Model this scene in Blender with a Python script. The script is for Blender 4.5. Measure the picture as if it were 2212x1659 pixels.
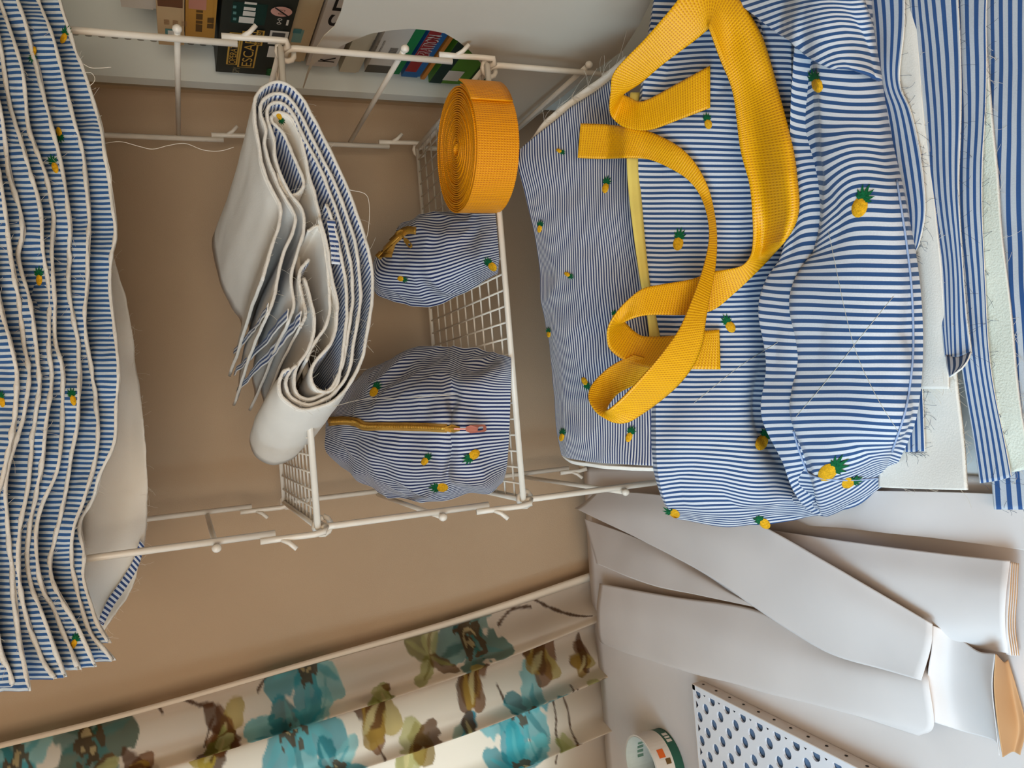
import bpy, math, random
import numpy as np
from mathutils import Vector, Matrix, noise
from mathutils.bvhtree import BVHTree
random.seed(7)
scene = bpy.context.scene
COL = scene.collection
for o in list(bpy.data.objects):
    bpy.data.objects.remove(o)

# ------------------------------------------------------------------ camera
TZ = 0.74                       # table top height
CAM = Vector((0.0, 0.0, TZ + 0.623))
F_PX, W_PX, H_PX = 1766.0, 2212.0, 1659.0
PITCH, YAW, ROLL = math.radians(-22.105), math.radians(1.156), math.radians(4.315)
FW = Vector((math.sin(YAW)*math.cos(PITCH), math.cos(YAW)*math.cos(PITCH), math.sin(PITCH)))
_R0 = Vector((math.cos(YAW), -math.sin(YAW), 0)); _U0 = _R0.cross(FW)
RT = _R0*math.cos(ROLL) - _U0*math.sin(ROLL)      # right of the upright view
UP = _U0*math.cos(ROLL) + _R0*math.sin(ROLL)      # up of the upright view
cam = bpy.data.cameras.new('camera'); camo = bpy.data.objects.new('camera', cam)
COL.objects.link(camo)
cx_, cy_, cz_ = -UP, RT, -FW                      # the phone was held turned by 90 degrees
camo.matrix_world = Matrix(((cx_.x, cy_.x, cz_.x, CAM.x), (cx_.y, cy_.y, cz_.y, CAM.y), (cx_.z, cy_.z, cz_.z, CAM.z), (0, 0, 0, 1)))
cam.sensor_width = 36.0; cam.lens = F_PX/W_PX*36.0; cam.clip_start = 0.02; cam.clip_end = 50
scene.camera = camo

# ------------------------------------------------------------------ light
w = bpy.data.worlds.new('world'); scene.world = w; w.use_nodes = True
w.node_tree.nodes['Background'].inputs[0].default_value = (0.80, 0.93, 1.0, 1)
w.node_tree.nodes['Background'].inputs[1].default_value = 2.3
def area(name, loc, target, size, energy, color, sy=None):
    l = bpy.data.lights.new(name, 'AREA'); l.energy = energy; l.color = color; l.size = size
    if sy: l.shape = 'RECTANGLE'; l.size_y = sy
    o = bpy.data.objects.new(name, l); COL.objects.link(o); o.location = loc
    o.rotation_euler = (Vector(target)-Vector(loc)).to_track_quat('-Z', 'Y').to_euler()
    return o
area('side_window_daylight', (-0.97, -0.05, 1.50), (-0.05, 0.34, 0.60), 0.8, 6.4, (0.46, 0.75, 1.0), 0.9).data.spread = math.radians(95)
area('added_front_fill', (-0.42, -1.62, 1.62), (0.15, 1.0, 1.1), 1.0, 21.0, (1.0, 0.80, 0.57), 1.1)  # added warm fill from behind the camera, stands in for room bounce
vs = scene.view_settings
vs.view_transform = 'Standard'; vs.look = 'None'; vs.gamma = 1.0; vs.use_curve_mapping = False
vs.exposure = 0.06

# ------------------------------------------------------------------ helpers
def P(px, py, X=None, Y=None, Z=None):
    """a point in the room on the line of sight of a photo pixel, at a chosen depth or height (Z above the table)"""
    u = (H_PX - py) - H_PX/2; v = px - W_PX/2
    d = FW + RT*(u/F_PX) - UP*(v/F_PX)
    if Y is not None: t = Y/d.y
    elif Z is not None: t = (TZ + Z - CAM.z)/d.z
    else: t = X/d.x
    return CAM + d*t

def lin(c):
    return tuple(((x/255.0)/12.92 if x <= 10 else (((x/255.0)+0.055)/1.055)**2.4) for x in c)

WL = {}
def loc_of(o): return WL.get(o.name, Vector((0, 0, 0)))

def tag(o, label, cat, group=None, kind=None):
    if label: o['label'] = label
    if cat: o['category'] = cat
    if group: o['group'] = group
    if kind: o['kind'] = kind
    return o

def thing(name, label, cat, loc, group=None):
    o = bpy.data.objects.new(name, None); COL.objects.link(o)
    o.location = loc; o.empty_display_size = 0.02; WL[o.name] = Vector(loc)
    return tag(o, label, cat, group)

def mk(name, verts, faces, mats, parent=None, mi=None, uv=None, smooth=True, cols=None):
    v = np.array([tuple(q) for q in verts], dtype=np.float64).reshape(-1, 3)
    if parent is not None: org = loc_of(parent)
    else: org = Vector(((v[:, 0].min()+v[:, 0].max())/2, (v[:, 1].min()+v[:, 1].max())/2, v[:, 2].min()))
    v = v - np.array(org)
    me = bpy.data.meshes.new(name)
    me.from_pydata([tuple(q) for q in v], [], [tuple(f) for f in faces])
    for m in (mats if isinstance(mats, (list, tuple)) else [mats]): me.materials.append(m)
    if mi is not None: me.polygons.foreach_set('material_index', list(mi))
    if uv is not None:
        lay = me.uv_layers.new(name='UVMap')
        li = np.zeros(len(me.loops), dtype=np.int32); me.loops.foreach_get('vertex_index', li)
        lay.data.foreach_set('uv', np.asarray(uv, dtype=np.float32)[li].ravel())
    if cols is not None:
        at = me.color_attributes.new('Col', 'FLOAT_COLOR', 'POINT')
        at.data.foreach_set('color', np.asarray(cols, dtype=np.float32).ravel())
    if smooth: me.polygons.foreach_set('use_smooth', [True]*len(me.polygons))
    me.update()
    o = bpy.data.objects.new(name, me); COL.objects.link(o)
    if parent is None: o.location = org
    else: o.parent = parent
    WL[o.name] = Vector(org)
    return o

class MB:
    def __init__(s): s.v = []; s.f = []; s.m = []
    def add(s, v, f, m=0):
        b = len(s.v); s.v += [tuple(q) for q in v]; s.f += [tuple(i+b for i in q) for q in f]; s.m += [m]*len(f)
    def box(s, lo, hi, m=0, fr=None):
        x0, y0, z0 = lo; x1, y1, z1 = hi
        v = [(x0,y0,z0),(x1,y0,z0),(x1,y1,z0),(x0,y1,z0),(x0,y0,z1),(x1,y0,z1),(x1,y1,z1),(x0,y1,z1)]
        if fr: v = [fr(q) for q in v]
        s.add(v, [(0,3,2,1),(4,5,6,7),(0,1,5,4),(1,2,6,5),(2,3,7,6),(3,0,4,7)], m)
    def tube(s, pts, r, n=8, m=0, cap=True):
        pts = [Vector(p) for p in pts]; L = len(pts)
        rr = r if isinstance(r, (list, tuple)) else [r]*L
        t = [(pts[min(i+1, L-1)]-pts[max(i-1, 0)]).normalized() for i in range(L)]
        a = t[0].orthogonal().normalized(); ring = []
        for i in range(L):
            a = (a - t[i]*a.dot(t[i])).normalized(); b = t[i].cross(a)
            ring.append([pts[i]+(a*math.cos(k*2*math.pi/n)+b*math.sin(k*2*math.pi/n))*rr[i] for k in range(n)])
        v = [q for g in ring for q in g]
        f = [(i*n+k, i*n+(k+1) % n, (i+1)*n+(k+1) % n, (i+1)*n+k) for i in range(L-1) for k in range(n)]
        if cap: f += [tuple(reversed(range(n))), tuple(range((L-1)*n, L*n))]
        s.add(v, f, m)
    def sphere(s, c, r, n=8, m=0):
        c = Vector(c); pts = []; rr = []
        for i in range(7):
            a = math.pi*i/6; pts.append(c+Vector((0, 0, -math.cos(a)*r))); rr.append(max(math.sin(a)*r, r*0.02))
        s.tube(pts, rr, n, m)
    def build(s, name, mats, parent=None, smooth=True, **k):
        return mk(name, s.v, s.f, mats, parent, mi=s.m, smooth=smooth, **k)

def crom(C, n):
    """Catmull-Rom along axis 0 of an array of control values"""
    C = np.asarray(C, dtype=np.float64); k = len(C)
    E = np.concatenate([[2*C[0]-C[1]], C, [2*C[-1]-C[-2]]])
    t = np.linspace(0, k-1, n); i = np.minimum(t.astype(int), k-2); f = (t-i).reshape((-1,)+(1,)*(C.ndim-1))
    p0, p1, p2, p3 = E[i], E[i+1], E[i+2], E[i+3]
    return 0.5*((2*p1)+(-p0+p2)*f+(2*p0-5*p1+4*p2-p3)*f*f+(-p0+3*p1-3*p2+p3)*f**3)

def grid_normals(G):
    du = np.gradient(G, axis=0); dv = np.gradient(G, axis=1)
    n = np.cross(du, dv); n /= (np.linalg.norm(n, axis=2, keepdims=True)+1e-12)
    return n

def surf(ctrl, nu, nv, wob=0.0, wsc=20.0, wrk=0.0, ksc=60.0, seed=0, stretch=(1, 1, 1), fade=False):
    """dense grid through a grid of control points, with soft folds added along the normal"""
    A = np.array([[tuple(p) for p in row] for row in ctrl])
    G = crom(A, nu); G = np.swapaxes(crom(np.swapaxes(G, 0, 1), nv), 0, 1)
    if wob or wrk:
        N = grid_normals(G); S = Vector((seed*3.1, seed*1.7, seed*2.3))
        for i in range(nu):
            for j in range(nv):
                p = G[i, j]; q = Vector((p[0]*stretch[0], p[1]*stretch[1], p[2]*stretch[2]))
                d = 0.0
                if wob: d += wob*noise.noise(q*wsc+S)
                if wrk:
                    a = noise.noise(q*ksc+S); d += wrk*(1-abs(a)*2.2)
                if fade:
                    e = min(i, nu-1-i)/(nu*0.12); d *= min(1.0, e)
                G[i, j] = p+N[i, j]*d
    return G

def uv_of(G):
    a = np.linalg.norm(np.diff(G, axis=0), axis=2).mean(axis=1); b = np.linalg.norm(np.diff(G, axis=1), axis=2).mean(axis=0)
    a = np.concatenate([[0], np.cumsum(a)]); b = np.concatenate([[0], np.cumsum(b)])
    return np.stack(np.meshgrid(a, b, indexing='ij'), axis=2)

def toward_cam(G):
    N = grid_normals(G); D = np.array(CAM)-G
    return 1.0 if (N*D).sum(axis=2).mean() > 0 else -1.0

def sheet(name, G, th, mats, parent=None, flip=None, uv=None, uvoff=(0, 0), cols=None):
    """a cloth or paper sheet with real thickness: mats = front (towards the viewer's side), back, cut edge"""
    nu, nv = G.shape[:2]; N = grid_normals(G)
    s = toward_cam(G) if flip is None else flip
    F = G+N*(s*th/2); B = G-N*(s*th/2)
    v = np.concatenate([F.reshape(-1, 3), B.reshape(-1, 3)]); n = nu*nv
    idx = np.arange(n).reshape(nu, nv)
    f = []; mi = []
    for i in range(nu-1):
        for j in range(nv-1):
            q = (idx[i, j], idx[i+1, j], idx[i+1, j+1], idx[i, j+1])
            f.append(q if s > 0 else q[::-1]); mi.append(0)
            q2 = tuple(k+n for k in q)
            f.append(q2[::-1] if s > 0 else q2); mi.append(1)
    rim = [idx[i, 0] for i in range(nu)]+[idx[nu-1, j] for j in range(1, nv)]+[idx[i, nv-1] for i in range(nu-2, -1, -1)]+[idx[0, j] for j in range(nv-2, 0, -1)]
    for k in range(len(rim)):
        a, b = rim[k], rim[(k+1) % len(rim)]
        q = (a, a+n, b+n, b); f.append(q if s > 0 else q[::-1]); mi.append(2)
    U = (uv_of(G) if uv is None else uv).reshape(-1, 2)+np.array(uvoff); U = np.concatenate([U, U])
    m = list(mats) if isinstance(mats, (list, tuple)) else [mats]*3
    o = mk(name, v, f, m, parent, mi=mi, uv=U, cols=None if cols is None else np.concatenate([cols, cols]))
    return o

def pillow(name, G, depth, mat, parent=None, uvoff=(0, 0)):
    """a stuffed cloth body: the visible skin G plus a back skin that shares its rim and bulges away"""
    nu, nv = G.shape[:2]; n = nu*nv; s = toward_cam(G)
    a = np.sin(np.linspace(0, math.pi, nu))[:, None]; b = np.sin(np.linspace(0, math.pi, nv))[None, :]
    bul = np.sqrt(np.clip(a*b, 0, 1))
    cen = np.array(depth)
    B = G+bul[:, :, None]*cen
    v = np.concatenate([G.reshape(-1, 3), B.reshape(-1, 3)]); idx = np.arange(n).reshape(nu, nv); f = []
    for i in range(nu-1):
        for j in range(nv-1):
            q = (idx[i, j], idx[i+1, j], idx[i+1, j+1], idx[i, j+1]); f.append(q if s > 0 else q[::-1])
            q2 = tuple(k+n for k in q); f.append(q2[::-1] if s > 0 else q2)
    U = uv_of(G).reshape(-1, 2)+np.array(uvoff); U = np.concatenate([U, U])
    return mk(name, v, f, mat, parent, uv=U)

def bvh_of(objs):
    v = []; f = []
    for o in objs:
        b = len(v); L = loc_of(o)
        v += [tuple(q.co+L) for q in o.data.vertices]; f += [tuple(i+b for i in p.vertices) for p in o.data.polygons]
    return BVHTree.FromPolygons(v, f)

def hit(bvh, px, py):
    d = (P(px, py, Y=1.0)-CAM).normalized()
    return bvh.ray_cast(CAM, d)

# ------------------------------------------------------------------ materials
def mat_base(name, rough=0.8, spec=0.3):
    m = bpy.data.materials.new(name); m.use_nodes = True
    nt = m.node_tree; b = nt.nodes['Principled BSDF']; b.inputs['Roughness'].default_value = rough
    b.inputs['Specular IOR Level'].default_value = spec
    return m, nt, b

def N(nt, t, **k):
    n = nt.nodes.new(t)
    for a, v in k.items(): setattr(n, a, v)
    return n

def ramp(nt, fac, stops):
    r = N(nt, 'ShaderNodeValToRGB'); el = r.color_ramp.elements
    while len(el) < len(stops): el.new(0.5)
    for e, (p, c) in zip(el, stops): e.position = p; e.color = (*c, 1)
    nt.links.new(fac, r.inputs[0]); return r.outputs[0]

def add_bump(nt, b, h, strength=0.3, dist=0.001):
    bp = N(nt, 'ShaderNodeBump'); bp.inputs['Strength'].default_value = strength; bp.inputs['Distance'].default_value = dist
    nt.links.new(h, bp.inputs['Height']); nt.links.new(bp.outputs[0], b.inputs['Normal'])

def plain(name, c, rough=0.7, spec=0.3, var=0.06, vs=12.0, bump=0.0, bs=300.0, metal=0.0, bd=0.001):
    m, nt, b = mat_base(name, rough, spec); b.inputs['Metallic'].default_value = metal
    tc = N(nt, 'ShaderNodeTexCoord'); nz = N(nt, 'ShaderNodeTexNoise'); nz.inputs['Scale'].default_value = vs; nz.inputs['Detail'].default_value = 4
    nt.links.new(tc.outputs['Object'], nz.inputs['Vector'])
    l = lin(c); lo = tuple(x*(1-var) for x in l); hi = tuple(min(1, x*(1+var)) for x in l)
    nt.links.new(ramp(nt, nz.outputs[0], [(0.3, lo), (0.7, hi)]), b.inputs['Base Color'])
    if bump:
        n2 = N(nt, 'ShaderNodeTexNoise'); n2.inputs['Scale'].default_value = bs; n2.inputs['Detail'].default_value = 3
        nt.links.new(tc.outputs['Object'], n2.inputs['Vector']); add_bump(nt, b, n2.outputs[0], bump, bd)
    return m

def math_n(nt, op, a, bval=None, c=None):
    n = N(nt, 'ShaderNodeMath', operation=op)
    for i, x in enumerate((a, bval, c)):
        if x is None: continue
        if isinstance(x, (int, float)): n.inputs[i].default_value = x
        else: nt.links.new(x, n.inputs[i])
    return n.outputs[0]

def striped(name, period, blue, white, duty=0.5, trans=0.0, axis='Y'):
    m, nt, b = mat_base(name, 0.85, 0.15)
    uv = N(nt, 'ShaderNodeUVMap'); sp = N(nt, 'ShaderNodeSeparateXYZ'); nt.links.new(uv.outputs[0], sp.inputs[0])
    nz = N(nt, 'ShaderNodeTexNoise'); nz.inputs['Scale'].default_value = 9.0; nt.links.new(uv.outputs[0], nz.inputs['Vector'])
    wob = math_n(nt, 'MULTIPLY', math_n(nt, 'SUBTRACT', nz.outputs[0], 0.5), period*0.5)
    s = math_n(nt, 'ADD', sp.outputs[axis], wob)
    fr = math_n(nt, 'FRACT', math_n(nt, 'DIVIDE', s, period))
    tri = math_n(nt, 'ABSOLUTE', math_n(nt, 'SUBTRACT', fr, 0.5))
    c = ramp(nt, math_n(nt, 'MULTIPLY', tri, 2.0), [(duty-0.05, lin(blue)), (duty+0.05, lin(white))])
    # thread weave
    wv = N(nt, 'ShaderNodeTexNoise'); wv.inputs['Scale'].default_value = 900.0; nt.links.new(uv.outputs[0], wv.inputs['Vector'])
    mx = N(nt, 'ShaderNodeMixRGB', blend_type='MULTIPLY'); mx.inputs[0].default_value = 0.25
    nt.links.new(c, mx.inputs[1]); nt.links.new(wv.outputs[0], mx.inputs[2])
    g = N(nt, 'ShaderNodeGamma'); g.inputs[1].default_value = 0.92; nt.links.new(mx.outputs[0], g.inputs[0])
    nt.links.new(g.outputs[0], b.inputs['Base Color'])
    b.inputs['Sheen Weight'].default_value = 0.15
    add_bump(nt, b, wv.outputs[0], 0.12, 0.0006)
    return m

def webbing(name, c, c2):
    m, nt, b = mat_base(name, 0.42, 0.45)
    uv = N(nt, 'ShaderNodeUVMap'); sp = N(nt, 'ShaderNodeSeparateXYZ'); nt.links.new(uv.outputs[0], sp.inputs[0])
    k = 2*math.pi/0.0027
    sx = math_n(nt, 'SINE', math_n(nt, 'MULTIPLY', sp.outputs['X'], k))
    sy = math_n(nt, 'SINE', math_n(nt, 'MULTIPLY', sp.outputs['Y'], k*0.8))
    h = math_n(nt, 'ADD', math_n(nt, 'MULTIPLY', sx, 0.6), math_n(nt, 'MULTIPLY', math_n(nt, 'MULTIPLY', sx, sy), 0.5))
    h2 = math_n(nt, 'MULTIPLY_ADD', h, 0.4, 0.5)
    nt.links.new(ramp(nt, h2, [(0.1, lin(c2)), (0.6, lin(c))]), b.inputs['Base Color'])
    add_bump(nt, b, h2, 0.55, 0.0011)
    return m

M = {}
M['wall'] = plain('wall_paint', (188, 162, 134), 0.75, 0.2, 0.04, 5, 0.25, 500)
M['wall_trim'] = plain('wall_trim_paint', (186, 160, 128), 0.7, 0.2, 0.03, 5, 0.2, 400)
M['ceil'] = plain('ceiling_paint', (225, 218, 205), 0.8, 0.2, 0.03)
M['floor'] = plain('floor_wood', (140, 98, 62), 0.5, 0.4, 0.2, 8)
M['table'] = plain('table_white', (226, 222, 216), 0.6, 0.3, 0.03, 9, 0.1, 80)
M['tleg'] = plain('table_leg', (200, 190, 178), 0.5)
M['wire'] = plain('wire_enamel', (233, 222, 206), 0.32, 0.5, 0.04, 30)
M['white'] = plain('white_interfacing', (232, 224, 212), 0.9, 0.1, 0.04, 14, 0.5, 700, bd=0.0005)
M['batting'] = plain('white_cut_edge', (230, 222, 210), 0.95, 0.05, 0.06, 60, 0.8, 900, bd=0.0008)
M['cream'] = plain('cream_batting', (216, 217, 202), 0.95, 0.05, 0.05, 20, 0.6, 600)
WHT = (216, 217, 221)
M['st_bag'] = striped('striped_bag_cotton', 0.0053, (42, 70, 114), WHT, 0.5)
M['st_pouch'] = striped('striped_pouch_cotton', 0.0044, (32, 44, 88), WHT, 0.5)
M['st_pile'] = striped('striped_pile_cotton', 0.0051, (44, 84, 138), (204, 212, 216), 0.52)
M['st_bundle'] = striped('striped_bundle_cotton', 0.0050, (48, 70, 120), (224, 226, 230), 0.5)
M['st_table'] = striped('striped_cut_pieces', 0.0054, (42, 78, 132), (196, 199, 204), 0.46, axis='X')
M['st_base'] = striped('striped_bag_base_cotton', 0.0068, (42, 74, 120), WHT, 0.5)
M['st_near'] = striped('striped_near_piece', 0.0076, (42, 78, 132), (196, 199, 204), 0.46, axis='X')
M['st_fray'] = striped('striped_frayed_end', 0.0050, (48, 70, 120), (224, 226, 230), 0.5, axis='X')
M['st_top'] = striped('striped_top_panel', 0.0029, (44, 56, 98), (214, 212, 210), 0.5, axis='X')
M['web'] = webbing('yellow_webbing', (246, 180, 0), (206, 128, 0))
M['web2'] = webbing('amber_webbing', (246, 160, 0), (206, 108, 0))
M['tape'] = plain('zip_tape', (232, 206, 108), 0.8, 0.1, 0.05, 40)
M['gold'] = plain('brass_teeth', (206, 158, 66), 0.35, 0.5, 0.15, 400, metal=0.6)
M['gtape'] = plain('gold_zip_tape', (176, 132, 60), 0.7, 0.2, 0.1, 60)
M['copper'] = plain('copper_pull', (226, 140, 118), 0.3, 0.5, 0.1, 60, metal=0.6)
M['fruit'] = plain('yellow_embroidery', (222, 164, 28), 0.8, 0.15, 0.25, 500, 0.8, 900)
M['crown'] = plain('green_embroidery', (14, 92, 52), 0.8, 0.15, 0.25, 500, 0.8, 900)
M['paper'] = plain('kraft_tracing_paper', (222, 212, 206), 0.6, 0.3, 0.04, 7, 0.15, 40)
M['paper2'] = plain('kraft_paper_shaded_inside', (192, 148, 104), 0.65, 0.25, 0.05, 7)  # same paper, brown tone paints the shade on backs and inside curls
M['pattern'] = plain('pattern_card', (206, 194, 176), 0.75, 0.2, 0.03, 6, 0.1, 200)
M['pedge'] = plain('pattern_card_edge', (240, 228, 206), 0.7)
M['thread'] = plain('thread', (226, 214, 196), 0.8)
M['dthread'] = plain('dark_thread', (60, 70, 96), 0.8)
M['case'] = plain('bookcase_white', (226, 228, 220), 0.45, 0.4, 0.02)
M['dark'] = plain('dark_hole', (40, 36, 32), 0.8)

def tone(name, c, **k):
    if name not in M: M[name] = plain(name, c, **k)
    return M[name]

# ------------------------------------------------------------------ the room
WY = 1.30          # back wall
XL, XR, YF, ZC = -1.02, 1.12, -1.7, 2.42
def struct(o): o['kind'] = 'structure'; return o
mb = MB(); mb.box((XL-0.1, YF-0.1, -0.05), (XR+0.1, WY+0.1, 0)); struct(mb.build('floor', M['floor'], smooth=False))
mb = MB(); mb.box((XL-0.1, YF-0.1, ZC), (XR+0.1, WY+0.1, ZC+0.05)); struct(mb.build('ceiling', M['ceil'], smooth=False))
WX0, WX1, WZ0, WZ1 = -0.98, -0.47, 0.80, 2.05     # window behind the curtain
mb = MB()
for lo, hi in (((XL-0.1, WY, 0), (WX0, WY+0.1, ZC)), ((WX1, WY, 0), (XR+0.1, WY+0.1, ZC)), ((WX0, WY, 0), (WX1, WY+0.1, WZ0)), ((WX0, WY, WZ1), (WX1, WY+0.1, ZC))): mb.box(lo, hi)
wall_back = struct(mb.build('wall_back', M['wall'], smooth=False))
SY0, SY1, SZ0, SZ1 = -0.50, 0.38, 1.02, 1.98       # side window
mb = MB()
for lo, hi in (((XL-0.1, YF, 0), (XL, SY0, ZC)), ((XL-0.1, SY1, 0), (XL, WY, ZC)), ((XL-0.1, SY0, 0), (XL, SY1, SZ0)), ((XL-0.1, SY0, SZ1), (XL, SY1, ZC))): mb.box(lo, hi)
struct(mb.build('wall_left', M['wall'], smooth=False))
mb = MB(); mb.box((XR, YF, 0), (XR+0.1, WY, ZC)); struct(mb.build('wall_right', M['wall'], smooth=False))
mb = MB()
for lo, hi in (((XL-0.1, YF-0.1, 0), (-0.95, YF, ZC)), ((0.12, YF-0.1, 0), (XR+0.1, YF, ZC)), ((-0.95, YF-0.1, 0), (0.12, YF, 1.0)), ((-0.95, YF-0.1, 2.2), (0.12, YF, ZC))): mb.box(lo, hi)
struct(mb.build('wall_front', M['wall'], smooth=False))
def window(name, fr, a0, a1, z0, z1):
    """frame and mullions in a local plane (a, depth, z) mapped by fr"""
    t = 0.045; mb = MB()
    for lo, hi in (((a0, 0.02, z0), (a0+t, 0.08, z1)), ((a1-t, 0.02, z0), (a1, 0.08, z1)), ((a0, 0.02, z0), (a1, 0.08, z0+t)), ((a0, 0.02, z1-t), (a1, 0.08, z1)), (((a0+a1)/2-t/2, 0.02, z0), ((a0+a1)/2+t/2, 0.08, z1))):
        mb.box(lo, hi, 0, fr)
    o = struct(mb.build(name, M['case'], smooth=False))
    for q0, q1 in ((a0+t, (a0+a1)/2-t/2), ((a0+a1)/2+t/2, a1-t)):
        m2 = MB(); m2.box((q0, 0.045, z0+t), (q1, 0.05, z1-t), 0, fr); m2.build('window_pane', M['glass'], o, smooth=False)
    return o
gm, nt, b = mat_base('window_glass', 0.02, 0.5)
tr = N(nt, 'ShaderNodeBsdfTransparent'); gl = N(nt, 'ShaderNodeBsdfGlossy'); gl.inputs['Roughness'].default_value = 0.02
mx = N(nt, 'ShaderNodeMixShader'); mx.inputs[0].default_value = 0.06
nt.links.new(tr.outputs[0], mx.inputs[1]); nt.links.new(gl.outputs[0], mx.inputs[2]); nt.links.new(mx.outputs[0], nt.nodes['Material Output'].inputs[0])
M['glass'] = gm
window('window_1', lambda q: (q[0], WY+q[1], q[2]), WX0, WX1, WZ0, WZ1)
window('added_front_window', lambda q: (q[0], YF-q[1], q[2]), -0.95, 0.12, 1.0, 2.2)  # unseen window, added to give the frontal fill an opening
window('window_2', lambda q: (XL-q[1], q[0], q[2]), SY0, SY1, SZ0, SZ1)
# boxed strip on the back wall, next to the bookcase
sx0 = P(620, 207, Y=WY-0.012).x
mb = MB(); mb.box((sx0, WY-0.012, 0), (sx0+0.11, WY, ZC)); struct(mb.build('trim_1', M['wall_trim'], smooth=False))

# ------------------------------------------------------------------ table
TX0, TX1, TY0, TY1 = -0.98, 0.47, 0.36, 1.235
t = thing('work_table', 'long white work table covered with fabric and paper against the beige wall', 'table', ((TX0+TX1)/2, (TY0+TY1)/2, 0))
mb = MB(); mb.box((TX0, TY0, TZ-0.028), (TX1, TY1, TZ)); mb.build('table_top', M['table'], t, smooth=False)
mb = MB(); mb.box((TX0+0.05, TY0+0.05, TZ-0.10), (TX1-0.05, TY1-0.05, TZ-0.029)); mb.build('apron', M['tleg'], t, smooth=False)
for x in (TX0+0.05, TX1-0.1):
    for y in (TY0+0.05, TY1-0.1):
        mb = MB(); mb.box((x, y, 0), (x+0.05, y+0.05, TZ-0.10)); mb.build('leg', M['tleg'], t, smooth=False)

# ------------------------------------------------------------------ wire rack
RX0, RX1, RY0, RY1 = -0.122, 0.408, 0.9126, 1.2326
LV = [CAM.z+0.108, CAM.z-0.136, CAM.z-0.380, TZ+0.004]
RUNG = 0.112; WR = 0.0038
rack = thing('wire_rack', 'white enamelled wire rack of stacked basket shelves on the table', 'rack', ((RX0+RX1)/2, (RY0+RY1)/2, TZ))
def bend(a, b, c, r=0.012, n=5):
    a, b, c = Vector(a), Vector(b), Vector(c); d0 = (a-b).normalized(); d1 = (c-b).normalized()
    return [(b+d0*r)*(1-t)**2+b*2*t*(1-t)+(b+d1*r)*t*t for t in [i/n for i in range(n+1)]]
for k in range(3):
    zt, zb = LV[k], LV[k+1]
    for x, sg in ((RX0, -1), (RX1, 1)):
        last = (k == 2)
        ze = zb+0.052 if not last else zb+0.030
        # one bent wire: front leg, top bar, back leg
        pts = [(x, RY0, ze)]+bend((x, RY0, ze), (x, RY0, zt), (x, RY1, zt))+bend((x, RY0, zt), (x, RY1, zt), (x, RY1, ze))+[(x, RY1, ze)]
        mb = MB(); mb.tube(pts, WR, 8); mb.build('side_frame', M['wire'], rack)
        # rung across the frame with a ball end
        zr = zb+RUNG
        mb = MB(); mb.tube([(x+sg*0.0055, RY0-0.010, zr), (x+sg*0.0055, RY1+0.004, zr)], 0.0033, 8); mb.sphere((x+sg*0.0055, RY0-0.011, zr), 0.0050)
        mb.build('rung', M['wire'], rack)
        for y, fy in ((RY0, -1), (RY1, -1)):
            # hook welded on the end of the leg and curled round the frame below
            o = x+sg*0.0062
            mb = MB()
            mb.tube([(o, y-0.002, ze+0.016), (o, y-0.002, ze-0.006), (o, y-0.004, zb+0.012), (o-sg*0.002, y-0.008, zb+0.001), (o-sg*0.006, y-0.004, zb-0.0012 if not last else zb), (o-sg*0.006, y+0.008, zb+0.004)], 0.0035, 8)
            mb.build('hook', M['wire'], rack)
            mb = MB(); mb.tube([(o, y-0.002, ze-0.004), (o+sg*0.005, y-0.006, ze-0.013), (o+sg*0.012, y-0.009, ze-0.020)], 0.0027, 8); mb.build('hook_stub', M['wire'], rack)
            if not last:
                c = Vector((x, y+0.012, zb)); ring = [c+Vector((math.cos(a)*0.0098, (a-3)*0.0022, math.sin(a)*0.0098)) for a in [i*0.55 for i in range(12)]]
                mb = MB(); mb.tube(ring, 0.0032, 7); mb.build('coil', M['wire'], rack)
    # shallow wire tray on top of this tier
    tray_z = zt+0.007
    g = MB()
    nx = 27
    for i in range(1, nx):
        x = RX0+(RX1-RX0)*i/nx
        g.tube([(x, RY0, tray_z), (x, RY1, tray_z)], 0.0013, 5)
    for j in range(1, 10):
        y = RY0+(RY1-RY0)*j/10
        g.tube([(RX0, y, tray_z-0.0022), (RX1, y, tray_z-0.0022)], 0.0013, 5)
    o = g.build('tray_grid', M['wire'], rack); o['kind'] = 'stuff'
    for (a, bb, r) in (((RX0, RY0, tray_z), (RX1, RY0, tray_z), 0.0038), ((RX0, RY1, tray_z), (RX1, RY1, tray_z), 0.003), ((RX0, RY0, tray_z), (RX0, RY1, tray_z), 0.003), ((RX1, RY0, tray_z), (RX1, RY1, tray_z), 0.003)):
        g = MB(); g.tube([a, bb], r, 8); g.build('tray_rim', M['wire'], rack)

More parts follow.
